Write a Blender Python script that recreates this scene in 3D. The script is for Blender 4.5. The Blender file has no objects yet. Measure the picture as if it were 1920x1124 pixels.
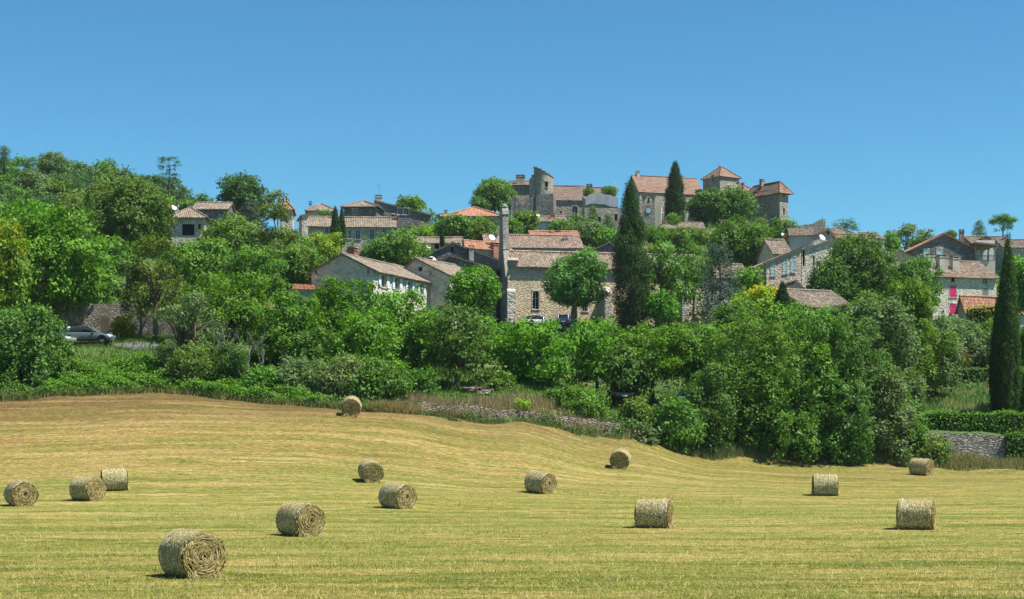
import bpy, math, random
import numpy as np
from mathutils import Vector

scene = bpy.context.scene
R = math.radians
F_PX = 3045.0            # focal length in photo pixels (photo 1920 wide)
HOR, CX, CAM_H = 810.0, 960.0, 3.7

# ------------------------------------------------------------------ camera
cam_d = bpy.data.cameras.new('camera')
cam = bpy.data.objects.new('camera', cam_d)
scene.collection.objects.link(cam)
cam.location = (0, 0, CAM_H)
cam.rotation_euler = (R(90), 0, 0)
cam_d.sensor_width = 36.0
cam_d.lens = F_PX / 1920 * 36.0
cam_d.shift_y = (HOR - 562) / 1920
cam_d.clip_start, cam_d.clip_end = 0.5, 12000
scene.camera = cam

# ------------------------------------------------------------------ sky and sun
SUN_EL, SUN_AZ = 61.0, 107.0          # azimuth clockwise from the view direction (+Y)
world = bpy.data.worlds.new('World')
scene.world = world
world.use_nodes = True
wn = world.node_tree
bg = wn.nodes['Background']
sky = wn.nodes.new('ShaderNodeTexSky')
sky.sky_type = 'NISHITA'
sky.sun_disc = False
sky.sun_elevation = R(SUN_EL)
sky.sun_rotation = R(SUN_AZ)
sky.altitude = 1200
sky.air_density = 1.0
sky.dust_density = 0.0
sky.ozone_density = 5.0
hs = wn.nodes.new('ShaderNodeHueSaturation')
hs.inputs['Saturation'].default_value = 1.12
hs.inputs['Value'].default_value = 0.86
wn.links.new(sky.outputs[0], hs.inputs['Color'])
tint = wn.nodes.new('ShaderNodeMix'); tint.data_type = 'RGBA'; tint.blend_type = 'MULTIPLY'
tint.inputs[0].default_value = 1.0
tint.inputs[7].default_value = (.66, 1.04, .99, 1)
wn.links.new(hs.outputs[0], tint.inputs[6])
wn.links.new(tint.outputs[2], bg.inputs['Color'])
bg.inputs['Strength'].default_value = 0.081

sun_d = bpy.data.lights.new('sun', 'SUN')
sun = bpy.data.objects.new('sun', sun_d)
scene.collection.objects.link(sun)
sun_d.energy = 4.9
sun_d.angle = R(0.5)
sun_d.color = (1.0, 0.95, 0.86)
sd = Vector((math.sin(R(SUN_AZ)) * math.cos(R(SUN_EL)), math.cos(R(SUN_AZ)) * math.cos(R(SUN_EL)), math.sin(R(SUN_EL))))
sun.rotation_euler = sd.to_track_quat('Z', 'Y').to_euler()
sun.location = sd * 300

vs = scene.view_settings
vs.view_transform = 'Standard'
vs.look = 'None'
vs.exposure = 0.97
vs.gamma = 1
scene.cycles.max_bounces = 6
scene.cycles.diffuse_bounces = 3
scene.cycles.glossy_bounces = 2
scene.cycles.transmission_bounces = 4
scene.cycles.transparent_max_bounces = 6
scene.cycles.use_denoising = True
scene.cycles.denoising_prefilter = 'NONE'

# ------------------------------------------------------------------ helpers
col = scene.collection
rng = np.random.default_rng(7)
rnd = random.Random(11)

def at(px, py, Y):
    return Vector(((px - CX) * Y / F_PX, Y, CAM_H + (HOR - py) * Y / F_PX))
def xat(px, Y): return (px - CX) * Y / F_PX
def zat(py, Y): return CAM_H + (HOR - py) * Y / F_PX

def tag(o, label=None, cat=None, group=None, kind=None):
    if label: o['label'] = label
    if cat: o['category'] = cat
    if group: o['group'] = group
    if kind: o['kind'] = kind
    return o

def empty(name, loc, rz=0.0, label=None, cat=None, group=None):
    o = bpy.data.objects.new(name, None)
    col.objects.link(o)
    o.location = loc
    o.rotation_euler = (0, 0, rz)
    o.empty_display_size = 0.3
    return tag(o, label, cat, group)

def np_mesh(name, V, F, attrs=None, smooth=False):
    """V (n,3); F (m,k) all faces of k corners."""
    V = np.asarray(V, dtype=np.float32); F = np.asarray(F, dtype=np.int32)
    me = bpy.data.meshes.new(name)
    n, m, k = len(V), len(F), F.shape[1]
    me.vertices.add(n); me.vertices.foreach_set('co', V.ravel())
    me.loops.add(m * k); me.loops.foreach_set('vertex_index', F.ravel())
    me.polygons.add(m); me.polygons.foreach_set('loop_start', np.arange(0, m * k, k, dtype=np.int32))
    me.polygons.foreach_set('loop_total', np.full(m, k, dtype=np.int32))
    if smooth: me.polygons.foreach_set('use_smooth', np.ones(m, dtype=bool))
    me.update(calc_edges=True)
    for an, av in (attrs or {}).items():
        a = me.attributes.new(an, 'FLOAT', 'FACE'); a.data.foreach_set('value', np.asarray(av, dtype=np.float32))
    return me

def link(name, me, mat, parent=None, color=None, loc=None):
    o = bpy.data.objects.new(name, me)
    col.objects.link(o)
    if mat is not None and len(me.materials) == 0:
        me.materials.append(mat)
    if parent: o.parent = parent
    if color: o.color = (*color, 1)
    if loc: o.location = loc
    return o

class MB:
    """collects faces of any size into one mesh object"""
    def __init__(s): s.v = []; s.f = []; s.m = []; s.t = []
    def add(s, vs, fs, mi=0, tone=0.5):
        b = len(s.v); s.v += [tuple(p) for p in vs]
        for f in fs: s.f.append(tuple(b + i for i in f)); s.m.append(mi); s.t.append(tone)
    def quad(s, a, b, c, d, mi=0): s.add([a, b, c, d], [(0, 1, 2, 3)], mi)
    def box(s, x0, x1, y0, y1, z0, z1, mi=0, tone=0.5):
        s.add([(x0,y0,z0),(x1,y0,z0),(x1,y1,z0),(x0,y1,z0),(x0,y0,z1),(x1,y0,z1),(x1,y1,z1),(x0,y1,z1)],
              [(0,3,2,1),(4,5,6,7),(0,1,5,4),(1,2,6,5),(2,3,7,6),(3,0,4,7)], mi, tone)
    def frustum(s, cx, cy, z0, z1, a0, b0, a1, b1, mi=0):
        s.add([(cx-a0,cy-b0,z0),(cx+a0,cy-b0,z0),(cx+a0,cy+b0,z0),(cx-a0,cy+b0,z0),(cx-a1,cy-b1,z1),(cx+a1,cy-b1,z1),(cx+a1,cy+b1,z1),(cx-a1,cy+b1,z1)],
              [(0,3,2,1),(4,5,6,7),(0,1,5,4),(1,2,6,5),(2,3,7,6),(3,0,4,7)], mi)
    def prism(s, pts, axis_vec, mi=0):
        """polygon of 3D pts swept by axis_vec"""
        n = len(pts); a = Vector(axis_vec)
        p2 = [Vector(p) + a for p in pts]
        s.add(list(pts) + p2, [tuple(range(n))[::-1], tuple(range(n, 2*n))] + [(i, (i+1) % n, n+(i+1) % n, n+i) for i in range(n)], mi)
    def tube(s, pts, radii, n=6, mi=0, cap=True):
        pts = [Vector(p) for p in pts]; rings = []
        up = Vector((0.13, 0.29, 1)).normalized()
        for i, p in enumerate(pts):
            d = (pts[min(i+1, len(pts)-1)] - pts[max(i-1, 0)]).normalized()
            a = d.cross(up)
            if a.length < 1e-3: a = d.cross(Vector((1, 0, 0)))
            a.normalize(); b = d.cross(a)
            rings.append([p + (a * math.cos(2*math.pi*k/n) + b * math.sin(2*math.pi*k/n)) * radii[i] for k in range(n)])
        b0 = len(s.v)
        for r in rings: s.v += [tuple(q) for q in r]
        for i in range(len(rings)-1):
            for k in range(n):
                s.f.append((b0+i*n+k, b0+i*n+(k+1) % n, b0+(i+1)*n+(k+1) % n, b0+(i+1)*n+k)); s.m.append(mi); s.t.append(.5)
        if cap:
            s.f.append(tuple(b0+k for k in range(n))[::-1]); s.m.append(mi); s.t.append(.5)
            s.f.append(tuple(b0+(len(rings)-1)*n+k for k in range(n))); s.m.append(mi); s.t.append(.5)
    def mesh(s, name, mats, smooth=False):
        me = bpy.data.meshes.new(name)
        me.from_pydata(s.v, [], s.f)
        for m in (mats if isinstance(mats, (list, tuple)) else [mats]): me.materials.append(m)
        me.polygons.foreach_set('material_index', np.array(s.m, dtype=np.int32))
        if smooth: me.polygons.foreach_set('use_smooth', np.ones(len(s.f), dtype=bool))
        a = me.attributes.new('tone', 'FLOAT', 'FACE'); a.data.foreach_set('value', np.array(s.t, dtype=np.float32))
        me.update()
        return me
    def build(s, name, mats, parent=None, smooth=False):
        return link(name, s.mesh(name, mats, smooth), None, parent)

# ------------------------------------------------------------------ materials
class NT:
    def __init__(s, name):
        s.mat = bpy.data.materials.new(name); s.mat.use_nodes = True
        s.t = s.mat.node_tree; s.b = s.t.nodes['Principled BSDF']; s.out = s.t.nodes['Material Output']
    def n(s, typ, ins=None, **props):
        nd = s.t.nodes.new(typ)
        for k, v in props.items(): setattr(nd, k, v)
        for k, v in (ins or {}).items():
            if hasattr(v, 'is_output') or isinstance(v, bpy.types.NodeSocket): s.t.links.new(v, nd.inputs[k])
            else: nd.inputs[k].default_value = v
        return nd
    def l(s, a, b): s.t.links.new(a, b)
    def coord(s, scale=(1, 1, 1), which='Object', rot=(0, 0, 0)):
        tc = s.n('ShaderNodeTexCoord')
        return s.n('ShaderNodeMapping', {'Vector': tc.outputs[which], 'Scale': scale, 'Rotation': rot}).outputs[0]
    def noise(s, vec, scale, detail=4, rough=.55, dist=0.0):
        return s.n('ShaderNodeTexNoise', {'Vector': vec, 'Scale': scale, 'Detail': detail, 'Roughness': rough, 'Distortion': dist}).outputs[0]
    def ramp(s, fac, stops, interp='LINEAR'):
        r = s.n('ShaderNodeValToRGB', {'Fac': fac}); cr = r.color_ramp; cr.interpolation = interp
        while len(cr.elements) < len(stops): cr.elements.new(0.5)
        for e, (p, c) in zip(cr.elements, stops):
            e.position = p; e.color = (*c, 1) if len(c) == 3 else c
        return r.outputs[0]
    def mix(s, fac, a, b, mode='MIX'):
        m = s.n('ShaderNodeMix', data_type='RGBA', blend_type=mode, clamp_factor=True)
        for sock, v in ((m.inputs[0], fac), (m.inputs[6], a), (m.inputs[7], b)):
            if isinstance(v, bpy.types.NodeSocket): s.t.links.new(v, sock)
            elif isinstance(v, (int, float)): sock.default_value = v
            else: sock.default_value = (*v, 1)
        return m.outputs[2]
    def math(s, op, a, b=0.0):
        m = s.n('ShaderNodeMath', operation=op)
        for i, v in enumerate((a, b)):
            if isinstance(v, bpy.types.NodeSocket): s.t.links.new(v, m.inputs[i])
            else: m.inputs[i].default_value = v
        return m.outputs[0]
    def bump(s, h, strength=.5, dist=.05):
        b = s.n('ShaderNodeBump', {'Height': h, 'Strength': strength, 'Distance': dist})
        s.l(b.outputs[0], s.b.inputs['Normal'])
    def fin(s, colr, rough=.9, spec=.2, metal=0.0):
        if isinstance(colr, bpy.types.NodeSocket): s.l(colr, s.b.inputs['Base Color'])
        else: s.b.inputs['Base Color'].default_value = (*colr, 1)
        if isinstance(rough, bpy.types.NodeSocket): s.l(rough, s.b.inputs['Roughness'])
        else: s.b.inputs['Roughness'].default_value = rough
        s.b.inputs['Specular IOR Level'].default_value = spec
        s.b.inputs['Metallic'].default_value = metal
        return s.mat

def grey(v): return (v, v, v)

def stone(name, c1, c2, c3, mortar, size=.42, stain=.5, stain_col=(.07, .068, .064), upper=None, course=1.75):
    """coursed rubble; upper=(z, colour) blends in another colour above local height z"""
    m = NT(name)
    v = m.coord((1/size, 1/size, course/size))
    warp = m.n('ShaderNodeTexNoise', {'Vector': v, 'Scale': 1.3, 'Detail': 2})
    vv = m.n('ShaderNodeMix', data_type='VECTOR'); 
    add = m.n('ShaderNodeVectorMath', operation='MULTIPLY_ADD')
    m.l(warp.outputs[1], add.inputs[0]); add.inputs[1].default_value = (.5, .5, .3); m.l(v, add.inputs[2])
    vo = m.n('ShaderNodeTexVoronoi', {'Vector': add.outputs[0], 'Scale': 1.0})
    ve = m.n('ShaderNodeTexVoronoi', {'Vector': add.outputs[0], 'Scale': 1.0}, feature='DISTANCE_TO_EDGE')
    sep = m.n('ShaderNodeSeparateColor', {'Color': vo.outputs['Color']})
    c = m.ramp(sep.outputs[0], [(0, c1), (.5, c2), (1, c3)])
    c = m.mix(m.math('MULTIPLY', sep.outputs[1], .35), c, tuple(x*.55 for x in c2))
    o = m.coord()
    if upper:
        xyz = m.n('ShaderNodeSeparateXYZ', {'Vector': o})
        zz = m.math('ADD', xyz.outputs[2], m.math('MULTIPLY', m.noise(o, .5, 3), 1.6))
        f = m.ramp(m.math('SUBTRACT', zz, upper[0] + .5), [(0.0, grey(0)), (1, grey(1))])
        c = m.mix(f, c, m.mix(sep.outputs[0], upper[1], tuple(x*.62 for x in upper[1])))
    mf = m.ramp(ve.outputs[0], [(0.02, grey(1)), (.11, grey(0))])
    c = m.mix(mf, c, mortar)
    n1 = m.noise(m.coord((1, 1, .45)), .55, 6, .62)
    st = m.ramp(n1, [(.44, grey(0)), (.68, grey(1))])
    c = m.mix(m.math('MULTIPLY', st, stain), c, stain_col)
    n2 = m.noise(o, 1.6, 5, .6)
    c = m.mix(1.0, c, m.ramp(n2, [(.25, grey(.72)), (.75, grey(1.22))]), 'MULTIPLY')
    h = m.math('ADD', m.math('MULTIPLY', m.math('MINIMUM', ve.outputs[0], .2), 3.0), m.math('MULTIPLY', m.noise(v, 3.0, 3), .35))
    h = m.math('ADD', h, m.math('MULTIPLY', sep.outputs[2], .5))
    m.bump(h, .9, .09)
    return m.fin(c, .95, .12)

def render_wall(name, c, stain_col, amt=.6, scale=.6):
    m = NT(name); o = m.coord((1, 1, .35))
    n1 = m.noise(o, scale, 6, .65)
    cc = m.mix(m.math('MULTIPLY', m.ramp(n1, [(.4, grey(0)), (.7, grey(1))]), amt), c, stain_col)
    n2 = m.noise(m.coord(), 4, 4)
    cc = m.mix(1, cc, m.ramp(n2, [(.3, grey(.85)), (.7, grey(1.1))]), 'MULTIPLY')
    m.bump(n2, .3, .03)
    return m.fin(cc, .95, .1)

def tiles(name, c1, c2, c3, c4, lichen=.5, lichen_col=(.17, .15, .12)):
    m = NT(name)
    a = m.n('ShaderNodeAttribute', attribute_name='tone')
    c = m.ramp(a.outputs['Fac'], [(0, c1), (.35, c2), (.7, c3), (1, c4)])
    n1 = m.noise(m.coord(), .55, 7, .72)
    c = m.mix(m.math('MULTIPLY', m.ramp(n1, [(.42, grey(0)), (.60, grey(1))]), lichen), c, lichen_col)
    n2 = m.noise(m.coord(), 5, 3)
    c = m.mix(1, c, m.ramp(n2, [(.3, grey(.75)), (.7, grey(1.2))]), 'MULTIPLY')
    return m.fin(c, .92, .15)

def paint(name, c, rough=.6, spec=.3, var=.25, scale=3.0, metal=0.0):
    m = NT(name); n = m.noise(m.coord(), scale, 4)
    cc = m.mix(1, c, m.ramp(n, [(.25, grey(1-var)), (.75, grey(1+var*.5))]), 'MULTIPLY')
    return m.fin(cc, rough, spec, metal)

M = {}
M['ochre'] = stone('ochre_stone', (.50, .37, .215), (.61, .49, .315), (.70, .60, .43), (.50, .42, .30), .42, .16, (.22,.19,.15), upper=(7.2, (.42, .41, .38)))  # grey top band: greyer upper stone plus eave shadow put into the colour
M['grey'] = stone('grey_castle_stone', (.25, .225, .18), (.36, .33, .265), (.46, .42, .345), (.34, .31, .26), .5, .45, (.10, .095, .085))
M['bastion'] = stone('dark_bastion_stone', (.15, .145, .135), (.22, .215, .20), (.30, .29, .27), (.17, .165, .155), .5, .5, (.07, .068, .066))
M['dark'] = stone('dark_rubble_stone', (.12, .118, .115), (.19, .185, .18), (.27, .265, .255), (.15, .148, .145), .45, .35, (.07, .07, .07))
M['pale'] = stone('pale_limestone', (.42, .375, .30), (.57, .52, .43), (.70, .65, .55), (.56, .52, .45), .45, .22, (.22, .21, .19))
M['house'] = stone('house_limestone', (.32, .295, .25), (.47, .44, .375), (.62, .58, .50), (.40, .37, .32), .45, .3, (.15, .14, .13))
M['pink'] = stone('pinkish_stone', (.46, .28, .21), (.60, .45, .36), (.68, .57, .48), (.56, .47, .40), .45, .25, (.2, .17, .15))
M['tan'] = stone('tan_stone', (.46, .38, .27), (.56, .47, .35), (.62, .54, .42), (.52, .45, .36), .6, .15, (.25, .22, .18))
M['drystone'] = stone('dry_stone', (.24, .22, .18), (.40, .37, .31), (.58, .55, .48), (.05, .045, .04), .42, .4, (.12, .11, .10), course=3.0)
M['rubble'] = stone('roadside_rubble_stone', (.26, .23, .18), (.38, .34, .275), (.50, .46, .385), (.13, .12, .10), .32, .5, (.085, .085, .075), course=2.4)
M['quoin'] = stone('dressed_stone', (.45, .42, .36), (.52, .49, .43), (.6, .57, .5), (.4, .38, .34), .8, .2, (.2, .19, .17))
M['grender'] = render_wall('grey_render', (.42, .42, .41), (.22, .22, .215), .6)
M['lrender'] = render_wall('light_grey_cement', (.44, .46, .48), (.27, .28, .29), .8, .8)
M['crender'] = render_wall('cream_render', (.56, .50, .41), (.38, .34, .28), .5)
M['white'] = render_wall('white_render', (.62, .61, .58), (.45, .44, .42), .4)
M['chim'] = render_wall('chimney_render', (.46, .43, .37), (.2, .19, .17), .6, 1.2)
M['brick'] = stone('red_brick', (.36, .12, .07), (.42, .16, .095), (.48, .22, .14), (.38, .28, .22), .22, .35, (.12, .09, .08))
M['t_tan'] = tiles('weathered_tan_tiles', (.17, .135, .10), (.265, .215, .165), (.35, .295, .235), (.25, .155, .105), .65, (.16, .14, .115))
M['t_grey'] = tiles('grey_brown_tiles', (.165, .135, .11), (.23, .19, .15), (.30, .25, .20), (.25, .165, .125), .5, (.15, .135, .115))
M['t_red'] = tiles('red_orange_tiles', (.33, .13, .075), (.42, .19, .115), (.45, .25, .165), (.38, .25, .175), .35, (.3, .22, .16))
M['t_pink'] = tiles('pink_mottled_tiles', (.20, .12, .088), (.29, .21, .16), (.36, .285, .225), (.25, .135, .095), .6, (.21, .18, .145))
M['t_castle'] = tiles('red_flat_tiles', (.155, .072, .052), (.21, .105, .075), (.245, .15, .108), (.20, .15, .115), .8, (.22, .165, .125))
M['t_brown'] = tiles('brown_flat_tiles', (.12, .075, .058), (.165, .105, .08), (.20, .14, .108), (.16, .125, .10), .6, (.17, .14, .12))
M['t_church'] = tiles('church_canal_tiles', (.20, .145, .105), (.305, .24, .18), (.38, .315, .245), (.26, .17, .12), .5, (.2, .17, .135))
M['glass'] = NT('dark_window_glass').fin((.018, .022, .028), .12, .5)
M['void'] = NT('dark_opening').fin((.012, .011, .01), .9, .1)
M['wood'] = paint('weathered_wood', (.17, .125, .09), .8, .2, .4)
M['wframe'] = paint('white_window_frame', (.6, .6, .57), .6)
M['sh_white'] = paint('white_blue_shutter', (.60, .65, .72), .6)
M['sh_blue'] = paint('pale_turquoise_shutter', (.36, .56, .58), .6)
M['sh_lblue'] = paint('light_blue_shutter', (.42, .54, .68), .6)
M['sh_pink'] = paint('crimson_pink_shutter', (.62, .022, .13), .5)
M['sh_grey'] = paint('grey_green_shutter', (.17, .19, .17), .6)
M['post'] = paint('blue_grey_painted_timber', (.17, .23, .23), .7)
M['metal'] = paint('grey_metal', (.25, .25, .26), .5, .5, .2, 3, .6)
M['dish'] = paint('white_dish', (.72, .72, .72), .5, .4, .1)
M['bell'] = paint('bronze_bell', (.12, .10, .06), .5, .5, .3, 5, .7)
M['clock'] = paint('white_clock_face', (.72, .78, .84), .4, .4, .05)
M['ink'] = NT('clock_hand_black').fin((.02, .02, .025), .6)

def bark(name, c1, c2):
    m = NT(name); n = m.noise(m.coord((1, 1, .25)), 6, 5)
    m.bump(n, .8, .04)
    return m.fin(m.ramp(n, [(.3, c1), (.7, c2)]), .95, .1)
M['bark'] = bark('grey_brown_bark', (.07, .056, .044), (.17, .145, .12))
M['deadwood'] = bark('bleached_dead_wood', (.20, .185, .16), (.40, .375, .335))

def leaf_mat(name, trans=.36, spec=.35):
    """leaf colour = the object's own colour, varied leaf by leaf"""
    m = NT(name); m.t.nodes.remove(m.b)
    oi = m.n('ShaderNodeObjectInfo'); a = m.n('ShaderNodeAttribute', attribute_name='tone')
    k = m.ramp(a.outputs['Fac'], [(0, (.62, .64, .60)), (.5, (1, 1, 1)), (.85, (1.35, 1.3, 1.1)), (1, (1.75, 1.55, 1.25))])
    c = m.mix(1, oi.outputs['Color'], k, 'MULTIPLY')
    d = m.n('ShaderNodeBsdfDiffuse', {'Color': c})
    tc = m.mix(1, c, (1.35, 1.45, .7), 'MULTIPLY')
    tr = m.n('ShaderNodeBsdfTranslucent', {'Color': tc})
    mx = m.n('ShaderNodeMixShader', {0: trans}); m.l(d.outputs[0], mx.inputs[1]); m.l(tr.outputs[0], mx.inputs[2])
    g = m.n('ShaderNodeBsdfGlossy', {'Color': (.5, .6, .45, 1), 'Roughness': .6})
    m2 = m.n('ShaderNodeMixShader', {0: .03 * spec / .35}); m.l(mx.outputs[0], m2.inputs[1]); m.l(g.outputs[0], m2.inputs[2])
    m.l(m2.outputs[0], m.out.inputs[0])
    return m.mat
M['leaf'] = leaf_mat('foliage')
M['needle'] = leaf_mat('needle_foliage', .08, .0)

def blade_mat(name, stops, trans=.25, patch=None):
    m = NT(name); m.t.nodes.remove(m.b)
    a = m.n('ShaderNodeAttribute', attribute_name='tone')
    c = m.ramp(a.outputs['Fac'], stops)
    if patch:
        g = m.n('ShaderNodeNewGeometry')
        f = m.ramp(m.noise(g.outputs['Position'], patch[1], 4), [(.45, grey(0)), (.62, grey(1))])
        c = m.mix(f, c, m.mix(1, c, patch[0], 'MULTIPLY'))
    d = m.n('ShaderNodeBsdfDiffuse', {'Color': c}); tr = m.n('ShaderNodeBsdfTranslucent', {'Color': c})
    mx = m.n('ShaderNodeMixShader', {0: trans}); m.l(d.outputs[0], mx.inputs[1]); m.l(tr.outputs[0], mx.inputs[2])
    m.l(mx.outputs[0], m.out.inputs[0])
    return m.mat

# ------------------------------------------------------------------ terrain
T_PX = np.array([-700, 0, 280, 560, 700, 950, 1150, 1350, 1500, 1700, 1920, 2700.])
T_ROWS = [
 (-500, [0]*12), (70, [0]*12),
 (85,  [.3, .3, .3, .4, .4, .2, .1, 0, 0, 0, 0, 0]),
 (95,  [1.4, 1.4, 1.7, 1.6, 1.1, .5, .3, .2, .1, .1, .1, .1]),
 (105, [4.2, 4.3, 4.7, 4.8, 4.6, 3.2, 1.4, .6, .4, .35, .3, .3]),
 (112, [5.9, 5.9, 6.1, 5.4, 5.1, 4.25, 2.7, 1.1, .8, .5, .45, .45]),
 (117, [7, 7, 6.6, 6.2, 6.4, 6.0, 4.2, 1.5, 1.0, .7, .6, .6]),
 (122, [9, 9, 8.3, 7.6, 7.4, 7.3, 5.5, 3.6, 2.4, 1.2, .7, .7]),
 (125.2, [10.1, 10.1, 9.6, 8.4, 8.0, 7.9, 5.8, 4.6, 3.6, 2.2, 1.3, 1.3]),
 (126.2, [10.3, 10.3, 10.0, 8.8, 8.3, 8.1, 5.9, 5.0, 4.2, 3.5, 3.4, 3.4]),
 (140, [12, 12, 12, 10.4, 9.6, 9.6, 7.5, 7, 6.6, 6.4, 6.2, 6.2]),
 (155, [14, 14, 14, 12, 11, 11, 10, 9.5, 8.9, 8.6, 8.5, 8.5]),
 (175, [17, 17, 17, 15, 13.5, 13.5, 13, 13, 13, 12, 12, 12]),
 (190, [19.3, 19.3, 19.3, 17.5, 16, 14.8, 14.8, 15, 15, 14.4, 14, 14]),
 (194, [20, 20, 20, 18, 17, 16.2, 16.2, 16, 16, 15, 14.5, 14.5]),
 (212, [23, 23, 23, 22, 19.5, 17.2, 17.2, 17.5, 17.5, 17.5, 17, 17]),
 (230, [27, 27, 27, 28.5, 25, 21.5, 21, 21, 20, 19.5, 19.3, 19.3]),
 (260, [33, 33, 34, 35, 34, 28, 29, 29, 27, 28, 28, 28]),
 (300, [43, 43, 42, 38, 37.5, 37, 39, 41, 38, 33, 33, 33]),
 (330, [50, 50, 46, 42, 42, 44.5, 45, 46, 43, 36, 35, 35]),
 (380, [53, 53, 48, 43, 43, 46, 46, 46, 43, 37, 36, 36]),
 (460, [47, 47, 42, 38, 38, 40, 40, 40, 38, 34, 33, 33]),
 (800, [20]*12), (1600, [8]*12), (6000, [0]*12)]
T_Y = np.array([r[0] for r in T_ROWS], float); T_Z = np.array([r[1] for r in T_ROWS], float)

def gz(x, y):
    """terrain height, vectorised; the field part is smoothed along the slope"""
    x = np.asarray(x, float); y = np.asarray(y, float)
    w = np.clip(np.minimum((y - 70)/3, (119 - y)/2.2), 0, 6)
    z = sum(_gz(x, y + w*k)*q for k, q in ((-1, .15), (-.5, .22), (0, .26), (.5, .22), (1, .15)))
    amp = np.clip((y - 113) / 8, .12, 1) * .14
    return z + amp * (np.sin(x*.55 + 1.3*np.sin(y*.31)) + .6*np.sin(x*1.37 + y*.9) + .5*np.sin(y*1.7 - x*.4))
def _gz(x, y):
    x = np.asarray(x, float); y = np.asarray(y, float)
    px = np.clip(CX + F_PX * x / np.maximum(y, 30.0), T_PX[0], T_PX[-1])
    i = np.clip(np.searchsorted(T_Y, y, 'right') - 1, 0, len(T_Y) - 2)
    j = np.clip(np.searchsorted(T_PX, px, 'right') - 1, 0, len(T_PX) - 2)
    ty = np.clip((y - T_Y[i]) / (T_Y[i+1] - T_Y[i]), 0, 1); tx = (px - T_PX[j]) / (T_PX[j+1] - T_PX[j])
    tx = tx * tx * (3 - 2 * tx)
    z = (T_Z[i, j] * (1-tx) + T_Z[i, j+1] * tx) * (1-ty) + (T_Z[i+1, j] * (1-tx) + T_Z[i+1, j+1] * tx) * ty
    return z
def gzf(x, y): return float(gz(x, y))

EDGE = [(-400, 112), (0, 112), (280, 116), (420, 114), (560, 112), (700, 110), (850, 111), (950, 112), (1150, 114), (1350, 118), (1500, 120), (1700, 122), (1920, 122.5), (2300, 123)]
E_X = np.array([xat(p, y) for p, y in EDGE]); E_Y = np.array([y for p, y in EDGE], float)
def yedge(x):
    x = np.asarray(x, float)
    return np.interp(x, E_X, E_Y) + .35*np.sin(x*.7) + .2*np.sin(x*1.9+1)

def grid_obj(name, xs, rows, mat):
    """rows: list of arrays y(x)"""
    X = np.tile(xs, (len(rows), 1)); Yv = np.array(rows)
    V = np.stack([X, Yv, gz(X, Yv)], -1).reshape(-1, 3)
    nx = len(xs); a = (np.arange(len(rows)-1)[:, None] * nx + np.arange(nx-1)[None, :]).ravel()
    me = np_mesh(name, V, np.stack([a, a+1, a+nx+1, a+nx], -1), smooth=True)
    return tag(link(name, me, mat), kind='structure')

xs = np.concatenate([[-1500, -900, -600, -450, -320, -220], np.arange(-160, 160.1, .8), [220, 320, 450, 600, 900, 1500]])
def field_color(m):
    g = m.n('ShaderNodeNewGeometry'); P = g.outputs['Position']
    def mp(scale, rot):
        return m.n('ShaderNodeMapping', {'Vector': P, 'Scale': scale, 'Rotation': (0, 0, R(rot))}).outputs[0]
    warp = m.noise(P, .05, 3)
    def warped(v, amt):
        a = m.n('ShaderNodeVectorMath', {0: v}, operation='ADD')
        wv = m.n('ShaderNodeCombineXYZ', {1: m.math('MULTIPLY', warp, amt)}); m.l(wv.outputs[0], a.inputs[1]); return a.outputs[0]
    rows = m.noise(warped(mp((.045, .55, .15), -14), 1.3), 1.0, 6, .66)       # broad swaths left by the mower
    thin = m.noise(warped(mp((.08, 1.5, .3), -15), 1.8), 1.0, 5, .65)         # narrow lines of left straw
    fine = m.noise(mp((1.6, 5, 2), -16), 1.8, 5, .72)
    patch = m.noise(P, .075, 5, .62)
    mid = m.noise(mp((.42, 1.15, .5), -16), 1.0, 6, .72, 1.2)                  # uneven regrowth between the swaths
    sp = m.noise(P, 10, 4, .75)
    rows = m.math('ADD', m.math('MULTIPLY', rows, .52), m.math('MULTIPLY', mid, .48))
    c = m.ramp(rows, [(.40, (.100, .135, .020)), (.46, (.175, .192, .034)), (.50, (.262, .240, .058)), (.54, (.350, .285, .085)), (.60, (.42, .315, .125))])
    c = m.mix(m.ramp(patch, [(.42, grey(0)), (.64, grey(.75))]), c, m.mix(fine, (.150, .185, .030), (.265, .265, .060)))
    c = m.mix(m.math('MULTIPLY', m.ramp(thin, [(.56, grey(0)), (.68, grey(.8))]), m.ramp(patch, [(.40, grey(.25)), (.6, grey(1))])), c, (.48, .38, .19))
    c = m.mix(m.ramp(thin, [(.30, grey(.55)), (.42, grey(0))]), c, (.135, .150, .030))
    sx = m.n('ShaderNodeSeparateXYZ', {0: P})
    by = m.ramp(m.math('DIVIDE', sx.outputs[1], 130), [(.62, grey(0)), (.80, grey(1))])      # the far slope is drier and browner
    bx = m.ramp(m.math('DIVIDE', m.math('ADD', sx.outputs[0], 45), 60), [(.0, grey(1)), (.60, grey(.8)), (1, grey(.3))])
    bf = m.math('MULTIPLY', m.math('MULTIPLY', by, bx), m.ramp(rows, [(.36, grey(.15)), (.55, grey(.9))]))
    c = m.mix(bf, c, m.mix(m.ramp(thin, [(.4, grey(0)), (.62, grey(1))]), (.175, .105, .038), (.36, .245, .10)))
    rim = m.math('MULTIPLY', m.ramp(m.math('DIVIDE', sx.outputs[1], 130), [(.79, grey(0)), (.86, grey(1))]), bx)
    c = m.mix(m.math('MULTIPLY', rim, m.ramp(m.noise(mp((.12, .9, .3), 10), 1.0, 5, .7), [(.34, grey(.0)), (.54, grey(.95))])), c, (.105, .062, .028))
    return c, fine, sp, rows
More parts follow.
